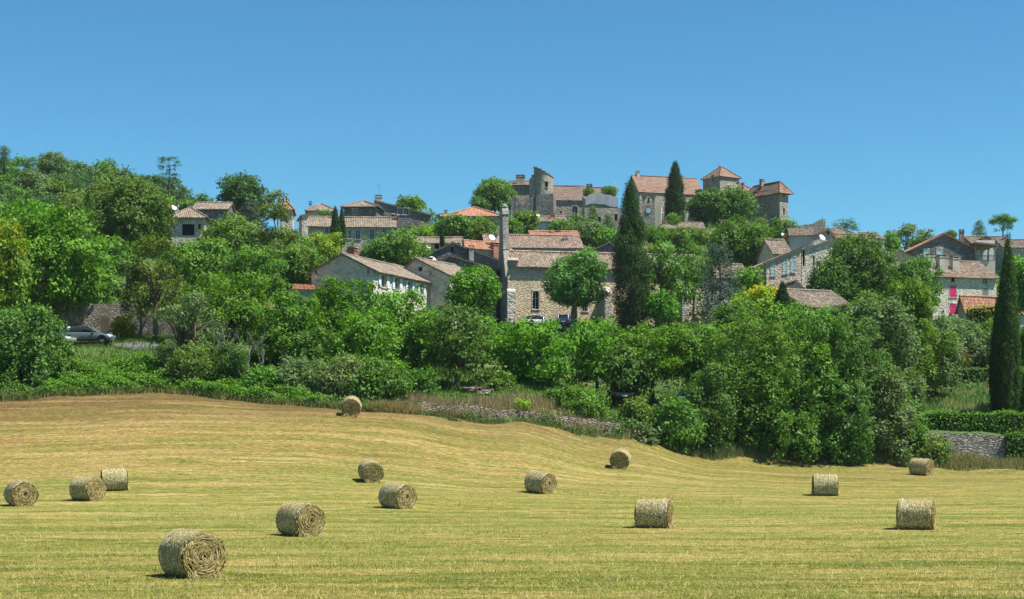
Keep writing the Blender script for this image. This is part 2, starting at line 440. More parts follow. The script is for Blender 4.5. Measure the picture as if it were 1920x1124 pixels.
def field_mat():
    m = NT('mown_hay_field'); c, fine, sp, rows = field_color(m)
    c = m.mix(1, c, m.ramp(fine, [(.38, grey(.5)), (.62, grey(1.3))]), 'MULTIPLY')
    c = m.mix(1, c, m.ramp(sp, [(.3, grey(.62)), (.7, grey(1.28))]), 'MULTIPLY')
    m.bump(m.math('ADD', sp, m.math('MULTIPLY', rows, 3.0)), .9, .09)
    return m.fin(c, .95, .1)
def stubble_mat():
    m = NT('mown_stubble'); m.t.nodes.remove(m.b); c, fine, sp, rows = field_color(m)
    c = m.mix(1, c, m.ramp(fine, [(.38, (.62, .74, .55)), (.62, (1.22, 1.17, 1.2))]), 'MULTIPLY')
    a = m.n('ShaderNodeAttribute', attribute_name='tone')
    c = m.mix(1, c, m.ramp(a.outputs['Fac'], [(0, (.42, .60, .42)), (.35, (.78, .92, .7)), (.6, (1.08, 1.05, 1.0)), (1, (1.75, 1.6, 1.75))]), 'MULTIPLY')
    d = m.n('ShaderNodeBsdfDiffuse', {'Color': c}); tr = m.n('ShaderNodeBsdfTranslucent', {'Color': c})
    mx = m.n('ShaderNodeMixShader', {0: .2}); m.l(d.outputs[0], mx.inputs[1]); m.l(tr.outputs[0], mx.inputs[2]); m.l(mx.outputs[0], m.out.inputs[0])
    return m.mat
def hill_mat():
    m = NT('grassy_hillside'); g = m.n('ShaderNodeNewGeometry'); P = g.outputs['Position']
    n1 = m.noise(P, .12, 5); n2 = m.noise(P, 2.2, 5, .65)
    c = m.ramp(n1, [(.35, (.055, .10, .025)), (.55, (.085, .135, .035)), (.72, (.18, .16, .07))])
    c = m.mix(1, c, m.ramp(n2, [(.3, grey(.6)), (.7, grey(1.3))]), 'MULTIPLY')
    m.bump(n2, .8, .15)
    return m.fin(c, .95, .1)
ye = yedge(xs)
fr = [np.full_like(xs, y) for y in (-400, -150, -60, -20, 0)]
fr += [ye * t for t in np.linspace(.06, 1, 130)]
M['field'] = field_mat(); M['hill'] = hill_mat()
grid_obj('hay_field', xs, fr, M['field'])
offs = np.concatenate([np.arange(0, 20, .8), np.arange(20, 90, 2.0), np.arange(90, 360, 5.0), [380, 450, 550, 700, 1000, 1500]])
grid_obj('hillside', xs, [ye + o for o in offs], M['hill'])

# ------------------------------------------------------------------ buildings
def ray_s(px, p, d):
    r = (px - CX) / F_PX
    return (r * p[1] - p[0]) / (d[0] - r * d[1])

def wall_panel(mb, p0, d, nrm, length, top, holes, mi=0):
    """vertical wall with openings; top = [(s,z)...]; holes = [(s0,s1,z0,z1,depth)]"""
    p0, d, nrm = Vector(p0), Vector(d), Vector(nrm)
    tz = lambda s: float(np.interp(s, [t[0] for t in top], [t[1] for t in top]))
    P = lambda s, o, z: p0 + d*s + nrm*o + Vector((0, 0, z))
    cuts = sorted(set([0.0, length] + [t[0] for t in top if 0 < t[0] < length] + [min(max(h[i], 0), length) for h in holes for i in (0, 1)]))
    for a, b in zip(cuts[:-1], cuts[1:]):
        if b - a < 1e-5: continue
        mid = (a+b)/2
        hs_ = sorted([h for h in holes if h[0] < mid < h[1]], key=lambda h: h[2])
        z = 0.0
        for h in hs_:
            if h[2] > z: mb.quad(P(a,0,z), P(b,0,z), P(b,0,h[2]), P(a,0,h[2]), mi)
            z = max(z, h[3])
        if z < min(tz(a), tz(b)): mb.quad(P(a,0,z), P(b,0,z), P(b,0,tz(b)), P(a,0,tz(a)), mi)
        elif z < max(tz(a), tz(b)): mb.quad(P(a,0,z), P(b,0,z), P(b,0,max(tz(b), z)), P(a,0,max(tz(a), z)), mi)
    for s0, s1, z0, z1, dp in holes:
        mb.quad(P(s0,0,z0), P(s0,-dp,z0), P(s0,-dp,z1), P(s0,0,z1), mi); mb.quad(P(s1,-dp,z0), P(s1,0,z0), P(s1,0,z1), P(s1,-dp,z1), mi)
        mb.quad(P(s0,-dp,z1), P(s1,-dp,z1), P(s1,0,z1), P(s0,0,z1), mi); mb.quad(P(s0,0,z0), P(s1,0,z0), P(s1,-dp,z0), P(s0,-dp,z0), mi)
    return P

def slope(mb, e0, e1, r0, r1, tile=.26, amp=.045, thick=.13, mi=0, course=.42, sag=0.03):
    """one tiled roof plane, eave e0-e1, ridge r0-r1, real rounded tile rows"""
    e0, e1, r0, r1 = map(Vector, (e0, e1, r0, r1))
    d = (e1 - e0); Ls = d.length; d.normalize()
    up = (r0 - e0) - d * (r0 - e0).dot(d); H = up.length
    if H < .05: return
    up.normalize(); n = d.cross(up).normalized()
    if n.z < 0: n = -n
    lo1, hi1 = (r0 - e0).dot(d), (r1 - e0).dot(d)
    spt = 4 if tile < .6 else 1
    ns = max(2, int(Ls / tile) * spt); nt = max(2, int(H / course))
    s = np.linspace(0, Ls, ns + 1); t = np.repeat(np.linspace(0, 1, nt + 1), 2)[1:-1]   # doubled rows = stepped courses
    lip = np.tile([.03, .0], nt)                # lower end of each course sits proud of the one below
    ph = s / (Ls / (ns / spt)) * 2 * math.pi
    V = np.zeros((len(t), ns + 1, 3))
    lo = lo1 * t; hi = Ls + (hi1 - Ls) * t
    S = np.clip(s[None, :], lo[:, None], hi[:, None])
    jit = rng.normal(0, .012, (len(t), ns + 1)) * (amp > .01)
    wav = amp * np.cos(ph)[None, :] + lip[:, None] + jit - sag * np.sin(math.pi * s / Ls)[None, :] * 2 + .03*np.sin(s*.9 + Ls)[None, :]
    E, D, U, N = (np.array(q) for q in (e0, d, up, n))
    V = E + S[..., None] * D + (t * H)[:, None, None] * U + wav[..., None] * N
    nr = len(t); a = (np.arange(nr-1)[:, None] * (ns+1) + np.arange(ns)[None, :]).ravel()
    F = np.stack([a, a+1, a+ns+2, a+ns+1], -1)
    tcol = rng.random((nt + 1, ns // spt + 1))
    tone = tcol[(np.arange(nr-1) // 2)[:, None], (np.arange(ns) // spt)[None, :]].ravel()
    if N.dot(np.cross(D, U)) < 0: F = F[:, ::-1]
    b = len(mb.v); mb.v += [tuple(q) for q in V.reshape(-1, 3)]
    mb.f += [tuple(int(i) + b for i in f) for f in F]; mb.m += [mi]*len(F); mb.t += list(tone)
    # underside + edges
    k = -thick
    q = [e0 + n*k, e1 + n*k, r1 + n*k, r0 + n*k]
    mb.add(q, [(3, 2, 1, 0)], mi, .1)
    tp = [e0 - n*amp*.5, e1 - n*amp*.5, r1 - n*amp*.5, r0 - n*amp*.5]
    for i in range(4):
        j = (i+1) % 4; mb.add([q[i], q[j], tp[j], tp[i]], [(0, 1, 2, 3)], mi, .3)

def ridge_line(mb, a, b, r=.13, mi=0):
    a, b = Vector(a), Vector(b); n = max(2, int((b-a).length / .45))
    for i in range(n):
        p, q = a.lerp(b, i/n), a.lerp(b, (i+.93)/n)
        k = len(mb.f); mb.tube([p, q], [r*1.08, r*.92], 6, mi); 
        for f in range(k, len(mb.f)): mb.t[f] = rnd.random()

def add_window(root, P, s0, s1, z0, z1, dp, kind, surround='quoin', part='window'):
    k, _, c = kind.partition(':')
    w, h = s1 - s0, z1 - z0
    f = MB()
    def bx(m, a0, a1, o0, o1, b0, b1, mi=0):
        pts = [P(a, o, b) for b in (b0, b1) for a, o in ((a0, o0), (a1, o0), (a1, o1), (a0, o1))]
        m.add(pts, [(3,2,1,0),(4,5,6,7),(0,1,5,4),(1,2,6,5),(2,3,7,6),(3,0,4,7)], mi)
    if k in ('d', 'v'):
        bx(f, s0 - .004, s1 + .004, -dp, -dp - .05, z0 - .004, z1 + .004, 0)
        if k == 'd':
            bx(f, s0 - .12, s1 + .12, .04, -.1, z1 + .003, z1 + .2, 1)
        return f.build('opening', [M['void'], M[surround]], root)
    sw = .11
    bx(f, s0 - sw, s0 - .002, .035, -.12, z0, z1, 1); bx(f, s1 + .002, s1 + sw, .035, -.12, z0, z1, 1)
    bx(f, s0 - sw - .05, s1 + sw + .05, .05, -.12, z1 + .003, z1 + .2, 1)
    bx(f, s0 - sw - .05, s1 + sw + .05, .09, -.12, z0 - .12, z0 - .003, 1)
    fw = .06
    o0, o1 = -dp + .06, -dp + .01
    if k in ('g', 'o', 'a'):
        for a0, a1, b0, b1 in ((s0, s0+fw, z0, z1), (s1-fw, s1, z0, z1), (s0+fw, s1-fw, z0, z0+fw), (s0+fw, s1-fw, z1-fw, z1)):
            bx(f, a0, a1, o0, o1, b0, b1, 2)
        mid = (s0+s1)/2; bx(f, mid-.03, mid+.03, o0, o1, z0+fw, z1-fw, 2)
        zc = z0 + h*.6; bx(f, s0+fw, mid-.03, o0-.004, o1, zc-.02, zc+.02, 2); bx(f, mid+.03, s1-fw, o0-.004, o1, zc-.02, zc+.02, 2)
    if k == 'a':
        cz, r = z1 - w/2, w/2
        for sgn in (0, 1):
            pts = []
            for i in range(7):
                a = math.pi/2 * i/6
                pts.append((s0 + r - r*math.cos(a)) if sgn == 0 else (s1 - r + r*math.cos(a)))
            zz = [cz + r*math.sin(math.pi/2*i/6) for i in range(7)]
            poly = [P(p, .02, z) for p, z in zip(pts, zz)] + [P(s0 if sgn == 0 else s1, .02, z1)]
            f.prism(poly if sgn else poly[::-1], P(0, -.26, 0) - P(0, 0, 0), 1)
    wo = f.build(part, [M['wood'], M[surround], M['wframe']], root)
    pm = MB()
    bx(pm, s0 - .003, s1 + .003, -dp + .012, -dp - .03, z0 - .003, z1 + .003)
    pm.build('pane', M['glass'], wo)
    if k == 's':
        for a0, a1 in ((s0 + .01, s0 + w/2 - .008), (s0 + w/2 + .008, s1 - .01)):
            sm = MB(); bx(sm, a0, a1, .012, -.05, z0 + .01, z1 - .01)
            for zz in (z0 + h*.2, z0 + h*.8): bx(sm, a0 + .02, a1 - .02, .035, .013, zz - .05, zz + .05)
            sm.build('shutter', M[c], wo)
    if k == 'o':
        for a0, a1 in ((s0 - w*.52 - sw, s0 - sw - .01), (s1 + sw + .01, s1 + w*.52 + sw)):
            sm = MB(); bx(sm, a0, a1, .10, .055, z0 + .01, z1 - .01)
            for zz in (z0 + h*.2, z0 + h*.8): bx(sm, a0 + .02, a1 - .02, .125, .101, zz - .05, zz + .05)
            sm.build('shutter', M[c], wo)
    return wo

def chimney_part(root, x, y, z0, z1, w, d, kind):
    m = MB()
    mat = M['brick'] if kind == 'b' else M['grey'] if kind == 's' else M['dark'] if kind == 'k' else M['chim']
    m.box(x-w/2, x+w/2, y-d/2, y+d/2, z0, z1-.22, 0)
    m.box(x-w/2-.07, x+w/2+.07, y-d/2-.07, y+d/2+.07, z1-.22, z1-.1, 0)
    for sx in (-1, 1): m.box(x+sx*w*.36-.06, x+sx*w*.36+.06, y-d/2, y+d/2, z1-.1, z1+.12, 0)
    m.box(x-w/2-.05, x+w/2+.05, y-d/2-.05, y+d/2+.05, z1+.12, z1+.19, 1)
    return m.build('chimney', [mat, M['t_tan']], root)

def dish_part(root, loc, r=.42, az=R(-60), parent_name='satellite_dish'):
    m = MB(); n = Vector((math.cos(az)*.8, math.sin(az)*.8, .55)).normalized()
    a = n.cross(Vector((0, 0, 1))).normalized(); b = n.cross(a); c = Vector(loc)
    rings = []
    for i in range(5):
        q = i/4; rings.append([c + (a*math.cos(t) + b*math.sin(t))*r*q + n*(.22*r*q*q) for t in [2*math.pi*k/14 for k in range(14)]])
    for i in range(4):
        for k in range(14): m.quad(rings[i][k], rings[i+1][k], rings[i+1][(k+1) % 14], rings[i][(k+1) % 14])
    m.tube([c - Vector((0, 0, .9)), c - Vector((0, 0, .2)), c - n*.02], [.03]*3, 5)
    m.tube([c + n*.02 - b*r*.0, c + n*r*.7], [.02, .015], 4)
    return m.build('satellite_dish', M['dish'], root)

def house(name, label, B, th, C=None, L=None, A=None, W=None, eave=0, ridge=None, roof='gu', base=None, wm='house', rm='t_tan',
          ov=.38, og=.22, rf=.5, wins=(), chims=(), dishes=(), tile=.26, amp=.045, cat='house', ridge_at=None, group=None, drain=None):
    """B = (px, Y) of the corner nearest the camera; wall F runs right from B at angle th, wall L runs away from B"""
    th = R(th); bx, by = xat(B[0], B[1]), B[1]
    u = (math.cos(th), math.sin(th)); v = (-math.sin(th), math.cos(th))
    if L is None: L = ray_s(C, (bx, by), u)
    if W is None: W = ray_s(A, (bx, by), v)
    assert 1 < L < 60 and 1 < W < 40, (name, label, L, W)
    if base is None:
        cs = [gzf(bx + u[0]*a*L + v[0]*b*W, by + u[1]*a*L + v[1]*b*W) for a in (0, 1) for b in (0, 1)]
        zb = min(cs) - .5
    else: zb = zat(base, by)
    h = zat(eave, by) - zb
    assert h > .5, (name, label, 'h', h, zb)
    root = empty(name, (bx, by, zb), th, label, cat, group)
    def wy(uu, vv): return by + u[1]*uu + v[1]*vv
    if ridge is not None:
        ra = ridge_at or {'gu': (0, rf*W) if th > R(25) else (L*.3, rf*W), 'gv': (L*rf, 0), 'hip': (L/2, W/2), 'mu': (L, 0), 'mv': (0, W), 'md': (0, W)}[roof]
        zr = zat(ridge, wy(*ra)) - zb
    else: zr = h
    faces = {'F': ((0,0,0), (1,0,0), (0,-1,0), L), 'R': ((L,0,0), (0,1,0), (1,0,0), W), 'K': ((L,W,0), (-1,0,0), (0,1,0), L), 'L': ((0,W,0), (0,-1,0), (-1,0,0), W)}
    hs_ = h - .02
    top = {f: [(0, hs_), (faces[f][3], hs_)] for f in faces}
    e = .1
    if roof == 'gu':
        top['R'] = [(0, hs_), (rf*W, zr-e), (W, hs_)]; top['L'] = [(0, hs_), ((1-rf)*W, zr-e), (W, hs_)]
    elif roof == 'gv':
        top['F'] = [(0, hs_), (rf*L, zr-e), (L, hs_)]; top['K'] = [(0, hs_), ((1-rf)*L, zr-e), (L, hs_)]
    elif roof == 'mu':
        top['F'] = [(0, hs_), (L, zr-e)]; top['K'] = [(0, zr-e), (L, hs_)]; top['R'] = [(0, zr-e), (W, zr-e)]
    elif roof == 'mv':
        top['R'] = [(0, hs_), (W, zr-e)]; top['L'] = [(0, zr-e), (W, hs_)]; top['K'] = [(0, zr-e), (L, zr-e)]
    holes = {f: [] for f in faces}; todo = []
    for wdw in wins:
        f, px, py, wp, hp, kind = wdw[:6]
        p0, d, nr, ln = faces[f]
        W0 = (bx + u[0]*p0[0] + v[0]*p0[1], by + u[1]*p0[0] + v[1]*p0[1])
        D0 = (u[0]*d[0] + v[0]*d[1], u[1]*d[0] + v[1]*d[1])
        s0, s1 = sorted((ray_s(px - wp/2, W0, D0), ray_s(px + wp/2, W0, D0)))
        Y = W0[1] + D0[1]*(s0+s1)/2
        z0, z1 = zat(py + hp/2, Y) - zb, zat(py - hp/2, Y) - zb
        if s0 < .05 or s1 > ln - .05 or z0 < 0.02:
            s0, s1 = max(s0, .06), min(s1, ln - .06); z0 = max(z0, .03)
            if s1 - s0 < .2 or z1 - z0 < .2: print('WIN off', label, f, px, py, s0, s1, ln); continue
        holes[f].append((s0, s1, z0, z1, .24)); todo.append((f, s0, s1, z0, z1, kind))
    wmb = MB(); Pf = {}
    for f, (p0, d, nr, ln) in faces.items():
        Pf[f] = wall_panel(wmb, p0, d, nr, ln, top[f], holes[f])
    wmb.build('wall', M[wm], root)
    for f, s0, s1, z0, z1, kind in todo: add_window(root, Pf[f], s0, s1, z0, z1, .24, kind)
    r = MB(); kw = dict(tile=tile, amp=amp)
    if roof == 'gu':
        t1, t2 = (zr-h)/(rf*W), (zr-h)/((1-rf)*W)
        slope(r, (-og,-ov,h-ov*t1), (L+og,-ov,h-ov*t1), (-og,rf*W,zr), (L+og,rf*W,zr), **kw)
        slope(r, (L+og,W+ov,h-ov*t2), (-og,W+ov,h-ov*t2), (L+og,rf*W,zr), (-og,rf*W,zr), **kw)
        ridge_line(r, (-og,rf*W,zr+.02), (L+og,rf*W,zr+.02))
    elif roof == 'gv':
        t1, t2 = (zr-h)/(rf*L), (zr-h)/((1-rf)*L)
        slope(r, (-ov,W+og,h-ov*t1), (-ov,-og,h-ov*t1), (rf*L,W+og,zr), (rf*L,-og,zr), **kw)
        slope(r, (L+ov,-og,h-ov*t2), (L+ov,W+og,h-ov*t2), (rf*L,-og,zr), (rf*L,W+og,zr), **kw)
        ridge_line(r, (rf*L,-og,zr+.02), (rf*L,W+og,zr+.02))
    elif roof == 'mu':
        t1 = (zr-h)/L
        slope(r, (-ov,W+og,h-ov*t1), (-ov,-og,h-ov*t1), (L+og,W+og,zr+og*t1), (L+og,-og,zr+og*t1), **kw)
    elif roof == 'mv':
        t1 = (zr-h)/W
        slope(r, (-og,-ov,h-ov*t1), (L+og,-ov,h-ov*t1), (-og,W+og,zr+og*t1), (L+og,W+og,zr+og*t1), **kw)
    elif roof == 'hip':
        m_ = min(L, W)/2; t1 = (zr-h)/m_; ze = h - ov*t1
        if L >= W: ra_, rb_ = (m_, W/2, zr), (L-m_ if L-m_ > m_+.02 else m_+.02, W/2, zr)
        else: ra_, rb_ = (L/2, m_, zr), (L/2, W-m_ if W-m_ > m_+.02 else m_+.02, zr)
        c = [(-ov,-ov,ze), (L+ov,-ov,ze), (L+ov,W+ov,ze), (-ov,W+ov,ze)]
        if L >= W:
            slope(r, c[0], c[1], ra_, rb_, **kw); slope(r, c[1], c[2], rb_, rb_, **kw); slope(r, c[2], c[3], rb_, ra_, **kw); slope(r, c[3], c[0], ra_, ra_, **kw)
            for q, k2 in ((c[0], ra_), (c[3], ra_), (c[1], rb_), (c[2], rb_), (ra_, rb_)): ridge_line(r, Vector(q)+Vector((0,0,.04)), Vector(k2)+Vector((0,0,.04)), .11)
        else:
            slope(r, c[0], c[1], ra_, ra_, **kw); slope(r, c[1], c[2], ra_, rb_, **kw); slope(r, c[2], c[3], rb_, rb_, **kw); slope(r, c[3], c[0], rb_, ra_, **kw)
            for q, k2 in ((c[0], ra_), (c[1], ra_), (c[2], rb_), (c[3], rb_), (ra_, rb_)): ridge_line(r, Vector(q)+Vector((0,0,.04)), Vector(k2)+Vector((0,0,.04)), .11)
    if roof != 'none': ro = r.build('roof', M[rm], root)
    else: ro = root
    def loc_at(px, t):
        W0 = (bx + v[0]*t*W, by + v[1]*t*W); s = ray_s(px, W0, u)
        return s, t*W, W0[1] + u[1]*s
    for px, pt, pb, wp, t, kind in chims:
        cx_, cy_, Y = loc_at(px, t); ww = wp*Y/F_PX
        chimney_part(root, cx_, cy_, zat(pb, Y)-zb-.6, zat(pt, Y)-zb-.15, ww, max(.5, min(ww*.8, 1.1)), kind)
    for px, py, t, rr in dishes:
        cx_, cy_, Y = loc_at(px, t)
        dish_part(root, (cx_, cy_, zat(py, Y)-zb), rr, R(-55)-th)
    if drain:
        m = MB(); m.tube([(drain*L, -.08, 0), (drain*L, -.08, h-.25), (drain*L, -.3, h-.05)], [.05]*3, 6); m.build('drainpipe', M['metal'], root)
    root['_d'] = 0; del root['_d']
    return root, L, W, h, zr, zb

# ---- left cluster
house('house', 'tan roofed house half hidden behind the big dark tree, with a wide dark window', (322, 215), 3, C=384, W=8.5, eave=404, ridge=393, roof='hip', wm='house', rm='t_tan', ov=.5,
      wins=[('F', 353, 431, 23, 21, 'd'), ('F', 374, 425, 5, 10, 'd')], chims=[(331, 384, 400, 6, .5, 'r')], dishes=[(326, 390, .4, .4)])
house('house', 'low house with a plain tan roof rising behind the house with the wide window', (362, 232), 1, C=426, W=8, eave=391, ridge=380.5, roof='gu', wm='dark', rm='t_tan', wins=[('F', 372, 398, 5, 5, 'd')])
house('house', 'orange tiled house corner peeping out behind the tall locust tree on the left', (524, 250), 5, C=548, W=6, eave=388, ridge=379, roof='hip', wm='pale', rm='t_red', chims=[(540, 375, 384, 5, .5, 'b')])
house('house', 'small house with a low hipped roof and white chimney on the skyline', (576, 275), 6, C=628, W=7, eave=393, ridge=384, roof='hip', wm='house', rm='t_tan', chims=[(582, 378, 390, 5, .3, 'r')])
house('house', 'pale gabled outbuilding between the locust tree and the twin cypresses', (566, 246), 12, C=597, W=6, eave=404, ridge=395, roof='mu', wm='pale', rm='t_tan', ridge_at=(0,0))
house('house', 'long house with mullioned windows behind the twin cypresses', (578, 236), 4, C=741, W=7, eave=423, ridge=407.5, roof='gu', wm='house', rm='t_tan',
      wins=[('F', 613, 432, 7, 11, 'g'), ('F', 671, 440, 9, 17, 'g'), ('F', 697, 440, 9, 20, 'g'), ('F', 656, 440, 6, 15, 'g'), ('F', 721, 437, 8, 15, 'g')], chims=[(743, 405, 414, 8, .4, 'b')])
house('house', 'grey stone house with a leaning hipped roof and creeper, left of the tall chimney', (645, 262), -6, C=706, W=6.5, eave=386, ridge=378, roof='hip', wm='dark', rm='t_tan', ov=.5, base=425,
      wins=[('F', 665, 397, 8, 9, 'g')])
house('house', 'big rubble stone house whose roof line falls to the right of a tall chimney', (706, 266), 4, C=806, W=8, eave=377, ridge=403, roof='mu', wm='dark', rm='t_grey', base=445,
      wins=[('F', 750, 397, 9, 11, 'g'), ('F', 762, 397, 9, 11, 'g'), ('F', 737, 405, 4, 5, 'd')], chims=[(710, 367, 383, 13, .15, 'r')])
house('house', 'house with a bright orange hipped roof left of the church belfry', (832, 250), -4, C=938, W=9, eave=404, ridge=389, roof='hip', wm='house', rm='t_red', ov=.5,
      wins=[('F', 900, 411, 7, 6, 'g'), ('F', 880, 410, 5, 7, 'd'), ('F', 921, 413, 5, 5, 'd')], chims=[(836, 395, 404, 5, .2, 's')])
house('house', 'low house with a mottled tan roof above the round green tree', (778, 222), -3, C=862, W=6, eave=455, ridge=446, roof='gu', wm='house', rm='t_tan', wins=[('F', 819, 462, 8, 10, 'd'), ('F', 795, 462, 6, 9, 'g')], dishes=[(803, 462, -.06, .45)])
# ---- big front-left house
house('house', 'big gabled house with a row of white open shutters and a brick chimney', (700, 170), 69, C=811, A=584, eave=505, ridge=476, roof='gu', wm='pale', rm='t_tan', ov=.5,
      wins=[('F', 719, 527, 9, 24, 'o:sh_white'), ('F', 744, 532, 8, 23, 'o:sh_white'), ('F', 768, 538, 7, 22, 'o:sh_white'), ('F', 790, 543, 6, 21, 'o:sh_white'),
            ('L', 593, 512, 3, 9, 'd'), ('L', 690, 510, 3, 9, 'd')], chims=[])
house('house', 'low lean-to with orange tiles under the big gabled house', (553, 167), 8, C=588, W=5, eave=541, ridge=533, roof='mv', wm='house', rm='t_red')
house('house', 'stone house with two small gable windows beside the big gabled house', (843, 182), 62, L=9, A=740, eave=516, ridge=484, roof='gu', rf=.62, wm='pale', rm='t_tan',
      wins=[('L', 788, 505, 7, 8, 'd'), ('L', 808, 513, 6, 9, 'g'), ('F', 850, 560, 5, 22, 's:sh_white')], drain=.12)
house('house', 'dark slate-grey gabled house with a tan chimney shaft on its slope', (782, 214), 3, C=936, W=9, eave=487, ridge=455, roof='gv', rf=.43, wm='dark', rm='t_tan',
      wins=[('F', 848, 467, 4, 9, 'd')], chims=[(884, 461, 492, 9, -.06, 'r')])
house('house', 'lower dark gabled house in front of the slate-grey gable', (800, 203), 4, C=931, W=7, eave=503, ridge=479, roof='gv', rf=.32, wm='dark', rm='t_tan',
      chims=[(804, 484, 496, 15, -.3, 'b'), (826, 487, 502, 14, -.3, 'b')], dishes=[(811, 488, -.3, .5)], wins=[('F', 924, 517, 8, 10, 's:sh_grey')])
house('house', 'orange roofed house beside the tall red brick chimney stack', (862, 226), 35, L=9, W=5, eave=462, ridge=449, roof='gu', wm='house', rm='t_red',
      chims=[(928, 456, 488, 14, .0, 'b')], dishes=[(922, 446, .3, .5)])
house('house', 'long plain house with a mottled roof directly above the church nave', (912, 232), 7, C=1092, W=8, eave=461, ridge=441, roof='gu', wm='grender', rm='t_pink', ov=.45,
      chims=[(926, 438, 450, 11, .4, 'k'), (1060, 443, 456, 8, .3, 'r')], wins=[('R', 1104, 466, 4, 6, 'g')])
house('house', 'house with a very bright orange roof and skylight behind the long plain house', (996, 248), 4, C=1085, W=6, eave=442, ridge=434, roof='gu', wm='house', rm='t_red',
      chims=[(1035, 431, 440, 5, .4, 'r'), (1046, 433, 440, 8, .5, 'b')])
house('house', 'dark stone gable showing between the plane tree and the tall cypress', (1098, 226), 4, C=1172, W=8, eave=474, ridge=454, roof='gv', wm='dark', rm='t_tan', rf=.6)
house('house', 'small house with a blue shuttered window at the foot of the ruined castle', (1011, 290), 5, C=1062, W=6, eave=414, ridge=406, roof='gu', wm='house', rm='t_tan',
      wins=[('F', 1020, 425, 7, 14, 's:sh_lblue')], chims=[(1036, 400, 412, 8, .3, 'b')], dishes=[(1007, 404, .2, .45)])
# ---- ruined castle on the left of the top
house('house', 'castle wing with a four-opening stone chimney left of the broken round tower', (958, 325), 3, C=1004, W=7, eave=346, ridge=340, roof='gu', wm='grey', rm='t_tan', cat='castle wing', base=412,
      chims=[(976, 329, 345, 16, .15, 's')], wins=[('F', 968, 366, 4, 6, 'd')])
house('house', 'castle range with a steep brown roof and an arched window', (1034, 322), 4, C=1099, W=8, eave=374, ridge=349, roof='gu', wm='grey', rm='t_brown', tile=.9, amp=.006, ov=.25, base=420, cat='castle range',
      wins=[('F', 1078, 395, 11, 17, 'a'), ('F', 1067, 377, 4, 4, 'd'), ('F', 1052, 398, 3, 5, 'd')])
house('house', 'castle wing with brown roof and overgrown top beside the smooth cement wall', (1099, 330), 4, C=1154, W=7, eave=364, ridge=352, roof='gu', wm='grey', rm='t_brown', tile=.9, amp=.006, cat='castle wing', base=415, chims=[(1105, 346, 358, 10, .35, 'k')])
house('stone_wall', 'castle terrace wall of old stone below the cement faced block', (1096, 313), 3, C=1166, W=5, eave=390, roof='none', wm='grey', cat='castle wall', base=440,
      wins=[('F', 1124, 412, 5, 10, 'd'), ('F', 1155, 408, 5, 12, 'd')])
# ---- castle on the right of the top
house('house', 'long castle hall with a steep red flat-tiled roof behind the slim cypress', (1199, 330), 19, C=1318, W=7, eave=358.5, ridge=331, roof='gu', wm='grey', rm='t_castle', tile=.8, amp=.006, ov=.2, og=.3, cat='castle hall', base=430,
      chims=[(1196, 321, 336, 6, .5, 'r'), (1278, 331, 337, 6, .5, 'r')], wins=[('F', 1240, 404, 5, 9, 'g'), ('F', 1226, 372, 3, 4, 'd')])
house('tower', 'square castle tower with a pyramid red roof', (1350, 330), 33, C=1386, A=1318, eave=328, ridge=313, roof='hip', wm='grey', rm='t_castle', tile=.8, amp=.006, ov=.35, cat='tower', base=420,
      wins=[('L', 1337, 336, 5, 12, 'g'), ('F', 1383, 344, 4, 5, 'd'), ('F', 1366, 352, 3, 8, 'd')])
house('house', 'small red hipped roof wedged between the two castle towers', (1376, 342), 30, L=6, W=6.5, eave=355, ridge=342, roof='hip', wm='grey', rm='t_castle', tile=.8, amp=.006, cat='castle wing', base=415, chims=[(1393, 343, 352, 3, .1, 'b')])
house('tower', 'broad castle keep with a hipped red roof at the right end of the castle', (1462, 322), 34, C=1478, A=1399, eave=353, ridge=345, roof='hip', wm='grey', rm='t_castle', tile=.8, amp=.006, ov=.75, cat='castle keep', base=432,
      chims=[(1429, 337, 346, 8, .62, 's')],
      wins=[('L', 1414, 364, 3, 7, 'd'), ('L', 1419, 363, 3, 7, 'd'), ('L', 1422, 397, 4, 19, 'g'), ('L', 1450, 396, 3, 12, 'g'), ('R', 1473, 367, 4, 7, 'd'), ('F', 1470, 397, 3, 13, 'd'), ('F', 1470, 367, 3, 6, 'd'), ('L', 1428, 387, 2, 3, 'd')])
house('house', 'small stone house with a red chimney pot right of the clock tower', (1236, 300), 2, C=1321, W=6, eave=427.5, ridge=418, roof='gu', wm='house', rm='t_tan', wins=[('F', 1258, 436, 6, 8, 'g')], chims=[(1245, 413, 424, 8, .3, 'b')])
# ---- right cluster
house('house', 'pinkish stone house with tall turquoise shutters and a sloping eave', (1437, 205), 7, C=1502, W=7, eave=492, ridge=466, roof='mu', wm='pink', rm='t_tan', ov=.3,
      wins=[('F', 1449, 506, 6, 23, 's:sh_blue'), ('F', 1472, 501, 6, 25, 's:sh_blue'), ('F', 1487, 497, 7, 28, 's:sh_blue'), ('F', 1485, 537, 7, 16, 's:sh_blue'), ('F', 1449, 543, 6, 14, 's:sh_blue')], ridge_at=(9, 0))
house('house', 'rubble gable end with brick patches joining the turquoise shuttered house', (1503.5, 206), 8, C=1572, W=8, eave=468, ridge=447, roof='mu', wm='pale', rm='t_tan', ov=.3,
      wins=[('F', 1526, 490, 3, 18, 'd'), ('F', 1507, 484, 4, 30, 'd')], dishes=[(1541, 446, .3, .45)])
house('house', 'smooth grey rendered block under a tan lean-to roof', (1482, 228), -8, C=1524, W=7, eave=441, ridge=428, roof='mv', wm='grender', rm='t_tan', ov=.3, base=480)
house('house', 'stone gable with orange ridge tiles beside the grey rendered block', (1525, 229), 6, C=1562, W=8, eave=440, ridge=429, roof='gv', rf=.75, wm='house', rm='t_red', wins=[('F', 1553, 437, 4, 7, 'd')], base=480)
